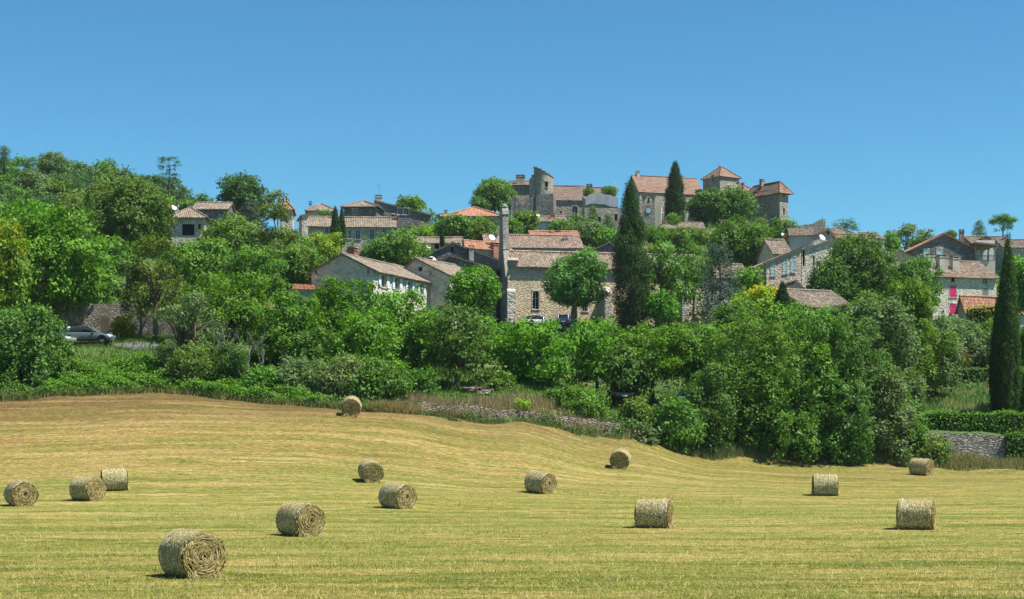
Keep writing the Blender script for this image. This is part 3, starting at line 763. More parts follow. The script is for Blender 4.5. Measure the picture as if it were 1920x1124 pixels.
house('house', 'low house with a steep tan roof left of the grey rendered block', (1450, 222), 5, C=1484, W=9, eave=474, ridge=450, roof='gu', wm='tan', rm='t_tan', chims=[(1473, 440, 452, 7, .8, 'b')], dishes=[(1468, 441, .8, .32)])
house('house', 'house with a ribbed brown hipped roof on the skyline by the spiky shrubs', (1548, 262), 4, C=1606, W=8, eave=439, ridge=428, roof='hip', wm='house', rm='t_grey')
house('house', 'house with a broad salmon roof behind the dark round tree', (1542, 246), 4, C=1634, W=8, eave=453, ridge=439, roof='gu', wm='house', rm='t_pink')
house('house', 'cream gable end standing right of the broad salmon roof', (1632, 252), 12, C=1658, W=8, eave=446, ridge=437, roof='gu', wm='crender', rm='t_pink', base=485)
house('house', 'tiny tan gabled outhouse between the dark tree and the three chimneys', (1663, 240), 0, C=1712, W=5, eave=483, ridge=469, roof='gv', wm='tan', rm='t_tan')
house('house', 'tiny gabled lucarne house with dark eaves below the turquoise shutters', (1478, 185), 4, C=1514, W=5, eave=546, ridge=527, roof='gv', rf=.4, wm='grender', rm='t_tan')
house('house', 'low stone barn with a broad tan roof right of the small cypress', (1505, 172), 24, C=1600, W=8.5, eave=572, ridge=544, roof='gu', wm='house', rm='t_tan', ov=.5, ridge_at=(2, 4.2))
house('house', 'dark stone gabled house with pale blue shutters and a timber balcony', (1712, 255), 2, C=1829, W=9, eave=466, ridge=438, roof='gv', rf=.5, wm='dark', rm='t_red', og=.3, base=515,
      wins=[('F', 1737, 475, 9, 14, 's:sh_lblue'), ('F', 1762, 473, 10, 13, 's:sh_lblue')], chims=[(1803, 431, 450, 8, .35, 'k')])
house('house', 'cream block carrying the timber balcony of the dark gabled house', (1826, 253), 2, C=1866, W=7, eave=489, roof='none', wm='crender', base=520, wins=[('F', 1838, 497, 5, 5, 'd')])
house('house', 'pale stone house with crimson pink shutters and three square chimneys', (1748, 226), 17, C=1868, W=9, eave=515.5, ridge=489, roof='gu', wm='pale', rm='t_pink', ov=.5, base=612,
      wins=[('F', 1787, 525, 7, 8, 'd'), ('F', 1847, 527, 9, 12, 'g'), ('F', 1848, 549, 10, 17, 's:sh_grey'), ('F', 1787, 547, 12, 21, 's:sh_pink'), ('F', 1786.5, 580, 12, 20, 's:sh_pink')],
      chims=[(1744, 477, 500, 13, .25, 'r'), (1766, 479, 503, 17, .2, 'r'), (1790, 482, 503, 14, .22, 'r')])
house('house', 'low house with an orange roof and dark gable wall in front of the pink shutters', (1808, 196), 20, C=1960, A=1796, eave=575, ridge=557, roof='gu', wm='grender', rm='t_red', ov=.4)
house('house', 'ribbed tan roof house with a dormer behind the timber balcony', (1822, 282), 2, C=1892, W=8, eave=457, ridge=444, roof='gu', wm='house', rm='t_grey', tile=.4, amp=.07, base=500,
      wins=[('F', 1870, 487, 5, 16, 's:sh_white'), ('F', 1881, 487, 5, 16, 's:sh_white')])
house('house', 'stone house with a flat grey roof at the right edge of the photo', (1880, 278), 0, C=1965, W=8, eave=463, ridge=450, roof='gu', wm='house', rm='t_grey', chims=[(1884, 441, 453, 6, .5, 'r')])
house('house', 'low roof with red ridge behind the blue cedar, right of the church', (1310, 218), 5, C=1402, W=8, eave=519, ridge=496, roof='gu', wm='white', rm='t_tan')
house('house', 'white rendered house half hidden by the multi-stemmed tree', (1262, 212), 5, C=1308, W=6, eave=527, ridge=514, roof='gu', wm='white', rm='t_tan')

# ---- brick chimney and roof props of the big gabled house are parts of it
def child_of(label_start):
    for o in col.objects:
        if o.get('label', '').startswith(label_start): return o
big = child_of('big gabled house')
def to_local(o, w):
    c, s = math.cos(o.rotation_euler.z), math.sin(o.rotation_euler.z); d = w - o.location
    return Vector((d.x*c + d.y*s, -d.x*s + d.y*c, d.z))
p = to_local(big, at(661, 466, 176)); chimney_part(big, p.x, p.y, p.z-2.2, p.z-.1, .95, .9, 'b')

def bx_world(root, name, mat, boxes):
    m = MB()
    for b in boxes: m.box(*b)
    return m.build(name, mat, root)

# ---- church
def church():
    Yc, th = 200.0, R(12)
    bx, by = xat(952, Yc), Yc
    zb = gzf(bx, by) - .6
    root = empty('church', (bx, by, zb), th, 'ochre stone church with a tall wall belfry at its left end', 'church')
    u = (math.cos(th), math.sin(th)); v = (-math.sin(th), math.cos(th))
    L = 25.0; W = 8.0
    h = zat(497, Yc) - zb; zr = zat(473, Yc + W/2) - zb + .1
    def face(px, py, wp, hp):
        s0, s1 = ray_s(px-wp/2, (bx, by), u), ray_s(px+wp/2, (bx, by), u); Y = by + u[1]*(s0+s1)/2
        return (s0, s1, zat(py+hp/2, Y)-zb, zat(py-hp/2, Y)-zb, .35)
    lan = [face(1005, 563, 12, 34), face(1097, 568, 10, 32), face(1215, 570, 10, 34)]
    w = MB()
    P = wall_panel(w, (0,0,0), (1,0,0), (0,-1,0), L, [(0,h),(L,h)], lan)
    wall_panel(w, (L,0,0), (0,1,0), (1,0,0), W, [(0,h),(W/2,zr-.1),(W,h)], [])
    wall_panel(w, (L,W,0), (-1,0,0), (0,1,0), L, [(0,h),(L,h)], [])
    w.build('wall', M['ochre'], root)
    for s0, s1, z0, z1, dp in lan:
        add_window(root, P, s0, s1, z0, z1, .35, 'a', 'quoin', 'lancet_window')
    r = MB(); t1 = (zr-h)/(W/2); ov = .45
    slope(r, (.9,-ov,h-ov*t1), (L+.3,-ov,h-ov*t1), (.9,W/2,zr), (L+.3,W/2,zr), tile=.34, amp=.065)
    slope(r, (L+.3,W+ov,h-ov*t1), (.9,W+ov,h-ov*t1), (L+.3,W/2,zr), (.9,W/2,zr), tile=.34, amp=.065)
    ridge_line(r, (.9,W/2,zr+.02), (L+.3,W/2,zr+.02), .16)
    r.build('roof', M['t_church'], root)
    # wall belfry: a slab across the left end, wide below, drawing in to a narrow shaft
    zt = lambda py: zat(py, Yc + W/2) - zb
    prof = [(0.0, 0), (0.0, zt(560)), (.35, zt(548)), (.9, zt(530)), (1.5, zt(512)), (2.1, zt(494)), (2.6, zt(474)), (2.9, zt(450)), (3.05, zt(402)), (3.15, zt(397)), (3.5, zt(391)),
            (4.0, zt(388))]
    pts = [(-.0, y, z) for y, z in prof] + [(-.0, W-y, z) for y, z in prof[::-1][1:]]
    b = MB(); b.prism([(x-.02, y, z) for x, y, z in pts], (.78, 0, 0)); 
    b.build('belfry_wall', M['belfry'], root)
    for za, zb2, e in ((404, 402, 2.95), (470, 468.4, 2.6)):
        c = MB(); c.box(-.12, .86, e, W-e, zt(za), zt(zb2)); c.build('string_course', M['quoin'], root)
    c = MB(); c.box(.06, .68, 3.4, W-3.4, zt(389.5), zt(386)); c.box(.18, .56, 3.7, W-3.7, zt(386), zt(383.5)); 
    c.build('belfry_cap', M['quoin'], root)
    q = MB()
    q.box(-.1, .95, -.32, .0, 0, zt(552)); q.add([(-.1,-.32,zt(552)), (.95,-.32,zt(552)), (.95,0,zt(547)), (-.1,0,zt(547))], [(0,1,2,3)]); 
    q.add([(-.1,-.32,zt(552)), (-.1,0,zt(547)), (-.1,0,zt(552))], [(0,1,2)]); q.add([(.95,-.32,zt(552)), (.95,0,zt(552)), (.95,0,zt(547))], [(0,1,2)])
    q.build('corner_buttress', M['quoin'], root)
    for px in (1136, 1280):
        s = ray_s(px, (bx, by), u); m = MB(); zz = zat(552, by + u[1]*s) - zb
        m.box(s-.45, s+.45, -1.3, 0, 0, zz); m.add([(s-.45,-1.3,zz), (s+.45,-1.3,zz), (s+.45,0,zz+.9), (s-.45,0,zz+.9)], [(0,1,2,3)])
        m.add([(s-.45,-1.3,zz), (s-.45,0,zz+.9), (s-.45,0,zz)], [(0,1,2)]); m.add([(s+.45,-1.3,zz), (s+.45,0,zz), (s+.45,0,zz+.9)], [(0,1,2)])
        m.build('buttress', M['house'], root)
    m = MB(); m.box(.05, 1.3, -.3, .6, h-.1, h+.55); m.add([(0.,-.5,h+.55),(1.35,-.5,h+.55),(1.35,.3,h+.95),(0.,.3,h+.95)], [(0,1,2,3)])
    m.build('corner_canopy', M['t_church'], root)
M['belfry'] = stone('belfry_stone', (.25, .23, .195), (.37, .34, .29), (.52, .485, .42), (.30, .28, .24), .36, .55, (.12, .112, .10))
church()

# ---- clock tower with bell gable
def build_clock_tower():
    Y, th = 300.0, R(-7)
    xl = xat(1203.5, Y); zb = zat(450, Y)
    root = empty('clock_tower', (xl, Y, zb), th, 'stone clock tower with a bell in an arched gable and a round white clock', 'clock tower')
    px = F_PX / Y
    L = 24/px + .1; W = 5.0
    z = lambda py: zat(py, Y) - zb
    w = MB()
    for p0, d, n_, ln in (((0,0,0),(1,0,0),(0,-1,0),L), ((L,0,0),(0,1,0),(1,0,0),W), ((L,W,0),(-1,0,0),(0,1,0),L), ((0,W,0),(0,-1,0),(-1,0,0),W)):
        wall_panel(w, p0, d, n_, ln, [(0, z(384)), (ln, z(384))], [])
    w.quad((0,0,z(384)), (L,0,z(384)), (L,W,z(384)), (0,W,z(384)))
    w.build('wall', M['grey'], root)
    g = MB(); x0, x1 = .0, L - .05; cx = (x0+x1)/2; a0, a1 = cx - .62, cx + .62; zs = z(374)
    y0 = .08
    def slab(pts): g.prism([(x, y0, zz) for x, zz in pts], (0, .6, 0))
    slab([(x0, z(384)+.004), (a0, z(384)+.004), (a0, zs), (x0, zs)]); slab([(a1, z(384)+.004), (x1, z(384)+.004), (x1, zs), (a1, zs)])
    arc = [(cx + .62*math.cos(a), zs + .62*math.sin(a)) for a in [math.pi*i/10 for i in range(11)]]
    for i in range(10):
        (xa, za), (xb, zb_) = arc[i], arc[i+1]
        tx = lambda x: x1 - (x1-x0)*(math.pi - math.acos(max(-1, min(1, -(x-cx)/.62))) if False else 0)
        ta = z(362) - abs(xa-cx)*.55; tb = z(362) - abs(xb-cx)*.55
        slab([(xa, za), (xa, ta), (xb, tb), (xb, zb_)])
    slab([(x0, zs), (a0, zs), (a0, z(362)-.62*.55), (x0, z(362)-(cx-x0)*.55)]); slab([(a1, zs), (x1, zs), (x1, z(362)-(x1-cx)*.55), (a1, z(362)-.62*.55)])
    g.build('bell_gable', M['grey'], root)
    c = MB()
    for s in (-1, 1):
        e = (x0 - .15 if s < 0 else x1 + .15); ze = z(362) - abs(e-cx)*.55
        c.prism([(cx, y0-.12, z(362)+.004), (cx, y0-.12, z(362)+.16), (e, y0-.12, ze+.16), (e, y0-.12, ze+.004)], (0, .85, 0))
    c.build('gable_coping', M['t_tan'], root)
    b = MB(); zb0 = zs + .05
    prof = [(0, .95), (.1, .95), (.17, .85), (.2, .6), (.25, .3), (.36, .05), (.38, 0)]
    for i in range(len(prof)-1):
        for k in range(12):
            t0, t1 = 2*math.pi*k/12, 2*math.pi*(k+1)/12
            (ra, za), (rb, zb_) = prof[i], prof[i+1]; zz = zs - .75
            b.quad((cx+ra*math.cos(t0), .4+ra*math.sin(t0), zz+za), (cx+ra*math.cos(t1), .4+ra*math.sin(t1), zz+za), (cx+rb*math.cos(t1), .4+rb*math.sin(t1), zz+zb_), (cx+rb*math.cos(t0), .4+rb*math.sin(t0), zz+zb_))
    b.box(cx-.6, cx+.6, .33, .47, zs+.2, zs+.36)
    b.build('bell', M['bell'], root)
    # clock
    k = MB(); cz = z(395.5); r = .5; n = 24
    disc = lambda rr, y: [(cx + rr*math.cos(2*math.pi*i/n), y, cz + rr*math.sin(2*math.pi*i/n)) for i in range(n)]
    k.prism(disc(r+.1, -.03), (0, .03-.004, 0), 1); k.prism(disc(r, -.06), (0, .028, 0), 0)
    for i in range(12):
        a = math.pi*i/6; ca, sa = math.cos(a), math.sin(a); q = .022 if i % 3 else .035
        pts = [(.36, -q), (.46, -q), (.46, q), (.36, q)]
        k.prism([(cx + x*ca - y*sa, -.075, cz + x*sa + y*ca) for x, y in pts], (0, .013, 0), 2)
    for ln, a, q in ((.40, R(68), .022), (.27, R(150), .032)):
        ca, sa = math.cos(a), math.sin(a); pts = [(-.08, -q), (ln, -q*.5), (ln, q*.5), (-.08, q)]
        k.prism([(cx + x*ca - y*sa, -.085, cz + x*sa + y*ca) for x, y in pts], (0, .008, 0), 2)
    k.build('clock_face', [M['clock'], M['ink'], M['ink']], root)
    s_ = MB(); s_.box(L+.004, L+1.05, .5, W-.6, 0, z(384)-.1); s_.build('side_buttress', M['crender'], root)
    o = MB(); o.box(.35, .95, -.03, .0-.004, z(432), z(426)); o.build('opening', M['void'], root)
build_clock_tower()

# ---- broken round tower and bastion of the ruined castle
def round_tower():
    Y = 322.0; cxw = xat(1019, Y); r = 18*Y/F_PX; zb = zat(400, Y)
    root = empty('ruined_tower', (cxw, Y, zb), 0, 'broken round castle tower with a slanting top and one window', 'ruined tower')
    n = 40; m = MB(); z = lambda py: zat(py, Y) - zb
    lo, hi = [], []
    for i in range(n):
        a = 2*math.pi*i/n; x, y = math.cos(a), math.sin(a)
        lo.append((r*1.05*x, r*1.05*y, 0)); hi.append((r*x, r*y, z(325) - x*(9*Y/F_PX) + .12*math.sin(i*2.3)))
    m.add(lo+hi, [(i, (i+1) % n, n+(i+1) % n, n+i) for i in range(n)])
    m.build('wall', M['grey'], root)
    t = MB(); c = [(0, 0, z(323))]
    e = [(1.07*x, 1.07*y, zz+.05 - .05*x) for x, y, zz in hi]; e2 = [(x, y, zz+.16) for x, y, zz in e]
    t.add(e+e2+c, [(i, (i+1) % n, n+(i+1) % n, n+i) for i in range(n)] + [(n+i, n+(i+1) % n, 2*n) for i in range(n)] + [tuple(range(n))[::-1]])
    t.build('roof', M['t_grey'], root)
    P = lambda s, o, zz: Vector((s, -math.sqrt(max(r*r - s*s, 0)) - o, zz))
    s0, s1 = (1022-1019)*Y/F_PX, (1027-1019)*Y/F_PX
    w = MB(); yy = -math.sqrt(r*r - s0*s0)
    w.box(s0, s1, yy-.06, yy+.4, z(354), z(344), 0); w.box(s0-.1, s1+.1, yy-.1, yy+.4, z(344)+.003, z(342.5), 1); w.box(s0-.1, s1+.1, yy-.1, yy+.4, z(355.2), z(354)-.003, 1)
    w.build('window', [M['void'], M['quoin']], root)
    b = MB(); b.box(-r-.9, -r+.5, -.9, .6, 0, z(336)); b.box(-r-.5, -r+.7, -.6, .6, z(336)+.002, z(329)); b.build('stair_buttress', M['grey'], root)
round_tower()
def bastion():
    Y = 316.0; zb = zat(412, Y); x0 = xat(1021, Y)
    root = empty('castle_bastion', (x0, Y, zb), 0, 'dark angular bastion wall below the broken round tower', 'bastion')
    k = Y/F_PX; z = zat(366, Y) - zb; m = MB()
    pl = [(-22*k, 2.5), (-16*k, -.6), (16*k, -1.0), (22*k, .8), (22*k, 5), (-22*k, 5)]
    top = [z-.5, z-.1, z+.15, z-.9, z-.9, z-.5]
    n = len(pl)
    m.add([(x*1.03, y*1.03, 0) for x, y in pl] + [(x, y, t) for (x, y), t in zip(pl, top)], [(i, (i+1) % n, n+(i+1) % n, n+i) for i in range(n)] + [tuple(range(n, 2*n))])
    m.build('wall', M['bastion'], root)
bastion()
def ruin():
    Y = 314.0; root = empty('ruined_wall', (xat(960, Y), Y, zat(415, Y)), 0, 'crumbling stepped ruin with an arch left of the dark bastion', 'ruin')
    k = Y/F_PX; zb = zat(415, Y); z = lambda py: zat(py, Y) - zb; m = MB()
    xs_ = [0, 6, 10, 14, 20, 26, 31, 36, 40]; tops = [372, 369, 372, 379, 384, 380, 374, 370, 366]
    for i in range(len(xs_)-1):
        a, b = xs_[i]*k, xs_[i+1]*k; bot = 0 if not (2 <= i <= 4) else z(401 - (3 if i == 3 else 0))
        m.prism([(a, -.5*(i % 2)*.1, bot), (b, -.5*(i % 2)*.1, bot), (b, -.5*(i % 2)*.1, z(tops[i+1])), (a, -.5*(i % 2)*.1, z(tops[i]))], (0, 1.4, 0))
    m.build('wall', M['bastion'], root)
    a = MB(); a.box(9*k, 21*k, 1.0, 1.2, 0, z(398)); a.build('arch_infill', M['void'], root)
ruin()
def cement_block():
    Y, Yb = 315.0, 319.0; root = empty('castle_block', (xat(1098, Y), Y, zat(394, Y)), 0, 'castle block faced with smooth pale grey cement above old stone', 'castle block')
    k = Y/F_PX; z = lambda py: zat(py, Y) - zat(394, Y); pts = [(0, 386), (0, 374), (4, 367), (9, 364), (20, 363), (28, 362.5), (36, 365), (47, 366), (56, 369), (61, 371), (61.5, 388), (52, 389), (44, 387), (36, 383.5), (20, 383), (10, 382)]
    m = MB(); m.prism([(x*k, 0, z(py)) for x, py in pts][::-1], (0, .25, 0)); m.build('cement_facing', M['lrender'], root)
    w = MB(); w.prism([(x*k, .254, z(py)) for x, py in [(0, 394), (0, 374.4), (4, 367.4), (20, 363.4), (36, 365.4), (56, 369.4), (61, 371.5), (61, 394)]][::-1], (0, 4.0, 0)); w.build('wall', M['grey'], root)
    s = MB(); s.prism([(-.02, .1, 0), (-2.0*k-.3, 2.2, 0), (-2.0*k-.3, 2.2, z(366)), (-.02, .1, z(374))], (.01, 2, 0)); s.build('side_wall', M['house'], root)
cement_block()
def spike():
    Y = 332.0; r_ = child_of('castle wing with brown roof'); q = to_local(r_, at(1154, 365, Y)); t = to_local(r_, at(1154, 346, Y))
    m = MB(); m.frustum(q.x, 1.2, q.z, t.z-.5, .35, .35, .22, .22); m.frustum(q.x, 1.2, t.z-.5, t.z+.4, .2, .2, .03, .03); m.build('pinnacle', M['quoin'], r_)
spike()

# finial on the square tower, antenna, balcony
sq = child_of('square castle tower'); q = to_local(sq, at(1348, 313, 334))
m = MB(); m.tube([(q.x, q.y, q.z-.3), (q.x, q.y, q.z+.3), (q.x, q.y, q.z+.75)], [.16, .12, .02], 6); m.build('finial', M['metal'], sq)
ro = child_of('big rubble stone house'); q = to_local(ro, at(711, 367, 267)); t = to_local(ro, at(711, 346, 267))
m = MB(); m.tube([q, t], [.04, .03], 4)
for f in (.75, .85, .95): 
    p = q.lerp(t, f); m.tube([p - Vector((.35, 0, 0)), p + Vector((.35, 0, 0))], [.02, .02], 4)
m.build('antenna', M['metal'], ro)
cr = child_of('smooth grey rendered block'); q = to_local(cr, at(1536, 452, 226))
def balcony():
    r_ = child_of('dark stone gabled house'); Y = 254.0
    m = MB()
    for px in (1829, 1841, 1853, 1865):
        a, b = to_local(r_, at(px, 490, Y)), to_local(r_, at(px, 457.5, Y)); m.box(a.x-.1, a.x+.1, a.y-.1, a.y+.1, a.z, b.z)
        m.tube([(b.x-.08, b.y, b.z-1.0), (b.x-.55, b.y, b.z-.25)], [.06, .06], 4); m.tube([(b.x+.08, b.y, b.z-1.0), (b.x+.55, b.y, b.z-.25)], [.06, .06], 4)
    a, b = to_local(r_, at(1829, 458, Y)), to_local(r_, at(1866, 458, Y)); m.box(a.x, b.x, a.y-.12, a.y+.12, a.z-.1, a.z+.1)
    for py in (480, 489): 
        a, b = to_local(r_, at(1829, py, Y)), to_local(r_, at(1866, py, Y)); m.box(a.x, b.x, a.y-.05, a.y+.05, a.z-.06, a.z+.06)
    for i in range(16):
        p = to_local(r_, at(1830.5 + i*2.3, 484, Y)); m.box(p.x-.025, p.x+.025, p.y-.02, p.y+.02, p.z-.4, p.z+.34)
    m.build('timber_balcony', M['post'], r_)
    w = MB(); a, b = to_local(r_, at(1830, 490, Y+5)), to_local(r_, at(1866, 458, Y+5)); w.box(a.x, b.x, a.y, a.y+.3, a.z-1, b.z+.6); w.build('balcony_back_wall', M['white'], r_)
    s = MB(); a = to_local(r_, at(1826, 455, Y-1)); b = to_local(r_, at(1871, 460, Y-1))
    slope(s, (b.x, a.y+6, b.z), (b.x, a.y-.6, b.z), (a.x, a.y+6, a.z), (a.x, a.y-.6, a.z)); s.build('balcony_roof', M['t_red'], r_)
balcony()
rb = child_of('ribbed tan roof house')
def dormer():
    a = to_local(rb, at(1843, 453, 285)); m = MB(); m.box(a.x-.8, a.x+.8, a.y-1.5, a.y+3, a.z-.8, a.z+.35); m.build('dormer', M['house'], rb)
    s = MB()
    for sg in (-1, 1): slope(s, (a.x+sg*1.05, a.y-1.8*sg if False else (a.y+3 if sg < 0 else a.y-1.8), a.z+.3), (a.x+sg*1.05, (a.y-1.8 if sg < 0 else a.y+3), a.z+.3), (a.x, (a.y+3 if sg < 0 else a.y-1.8), a.z+.75), (a.x, (a.y-1.8 if sg < 0 else a.y+3), a.z+.75))
    s.build('dormer_roof', M['t_grey'], rb)
dormer()

# ---- free-standing walls
M['fieldwall'] = stone('field_wall_stone', (.22, .175, .125), (.34, .28, .205), (.47, .40, .31), (.05, .045, .04), .34, .55, (.11, .10, .08), course=2.6)
def stone_wall(label, pts, thick, mat, name='stone_wall', rough=.1, cat='wall'):
    """pts = [(px, Y, py_base, py_top)]"""
    P0 = at(pts[0][0], pts[0][2], pts[0][1]); root_z = P0.z
    line = []
    for i in range(len(pts)-1):
        a, b = pts[i], pts[i+1]; n = max(2, int(abs(xat(b[0], b[1]) - xat(a[0], a[1])) / .45))
        for k in range(n + (i == len(pts)-2)):
            t = k/n; Y = a[1] + (b[1]-a[1])*t; x = xat(a[0], a[1])*(1-t) + xat(b[0], b[1])*t
            zb_ = zat(a[2], a[1])*(1-t) + zat(b[2], b[1])*t; zt_ = zat(a[3], a[1])*(1-t) + zat(b[3], b[1])*t
            line.append((x, Y, min(zb_, gzf(x, Y)) - .4, zt_ + rnd.uniform(-rough, rough)))
    m = MB(); ox, oy, oz = line[0][0], line[0][1], line[0][2]
    for (x0, y0, b0, t0), (x1, y1, b1, t1) in zip(line[:-1], line[1:]):
        j = rnd.uniform(-.02, .02)
        q = [(x0-ox, y0-oy, b0-oz), (x1-ox, y1-oy, b1-oz), (x1-ox, y1-oy+thick, b1-oz), (x0-ox, y0-oy+thick, b0-oz)]
        m.add(q + [(x0-ox, y0-oy+.06, t0-oz), (x1-ox, y1-oy+.06, t1-oz), (x1-ox, y1-oy+thick-.06, t1-oz), (x0-ox, y0-oy+thick-.06, t0-oz)],
              [(4,5,6,7), (0,1,5,4), (2,3,7,6), (1,2,6,5), (3,0,4,7)])
    o = m.build(name, mat, None); o.location = (ox, oy, oz)
    return tag(o, label, cat)
stone_wall('pale dry-stone garden wall below the clipped hedge on the right', [(1712, 125, 868, 813), (1800, 125, 868, 812), (1888, 125, 868, 818)], .5, M['drystone'])
stone_wall('low tumbledown field wall under the dry grass in the middle of the field edge', [(770, 111.2, 790, 757), (860, 112, 795, 759), (950, 113, 803, 767), (1060, 114, 815, 779), (1165, 115.2, 838, 796)], .6, M['fieldwall'], rough=.16)
stone_wall('tall mossy stone wall behind the silver car', [(60, 139, 640, 572), (175, 139, 636, 570), (225, 139, 634, 566), (330, 138, 632, 586)], .7, M['rubble'], rough=.15)
stone_wall('stone retaining wall of the terrace in front of the church', [(930, 193.2, 640, 612), (1060, 193.2, 640, 613), (1200, 193.2, 640, 613)], .5, M['house'], rough=.05)
stone_wall('dark parapet wall right of the castle keep with a broken end', [(1410, 300, 445, 428), (1480, 302, 440, 424), (1520, 303, 440, 421), (1538, 304, 440, 413), (1548, 305, 440, 411)], .8, M['dark'], rough=.12)
stone_wall('overgrown rubble wall leaning out below the castle keep', [(1400, 312, 430, 417), (1440, 313, 430, 421), (1462, 314, 430, 424)], .8, M['house'], rough=.25)
# gate door and two stone posts in the wall behind the car
def post(label, px, pyt, Y):
    m = MB(); b = gzf(xat(px, Y), Y); h = zat(pyt, Y) - b
    m.frustum(0, 0, -.2, h*.85, .17, .17, .15, .15); m.frustum(0, 0, h*.85, h, .15, .15, .06, .06)
    o = m.build('stone_post', M['quoin']); o.location = (xat(px, Y), Y, b); tag(o, label, 'post')
post('grey stone gate post right of the wooden door behind the silver car', 200, 617, 135)
post('grey stone post rising behind the roof of the silver car on the left', 129, 612, 135)
m = MB(); m.box(0, .8, -.12, .0, 0, 1.75); m.box(.02, .39, -.15, -.122, .05, 1.7); m.box(.41, .78, -.15, -.122, .05, 1.7)
o = m.build('wooden_door', M['wood']); o.location = (xat(189, 138.7), 138.75, zat(634, 138.7)); tag(o, 'small brown plank door in the mossy stone wall', 'door')
# heap of rocks under the small tree
def rocks():
    Y = 119.5; m = MB(); r2 = random.Random(5)
    for i in range(46):
        x = xat(872 + 48*r2.random(), Y); y = Y + r2.uniform(-.8, .8); s = r2.uniform(.16, .42); lv = (1 - abs((x - xat(896, Y))/1.0)) * .35
        z = gzf(x, y) + r2.uniform(0, .45) * max(lv, .15) * 2
        b = len(m.v); pts = []
        for sx in (-1, 1):
            for sy in (-1, 1):
                for sz in (-1, 1): pts.append((x + sx*s*r2.uniform(.6, 1), y + sy*s*r2.uniform(.5, .9), z + .12 + sz*s*.32*r2.uniform(.6, 1)))
        m.add(pts, [(0,1,3,2),(4,6,7,5),(0,4,5,1),(2,3,7,6),(0,2,6,4),(1,5,7,3)])
    o = m.build('rock_pile', M['fieldwall']); tag(o, 'heap of pale flat stones on the grass under the small dark tree', 'rock pile')
rocks()

# ------------------------------------------------------------------ foliage
def unit(v): return v / np.maximum(np.linalg.norm(v, axis=-1, keepdims=True), 1e-9)

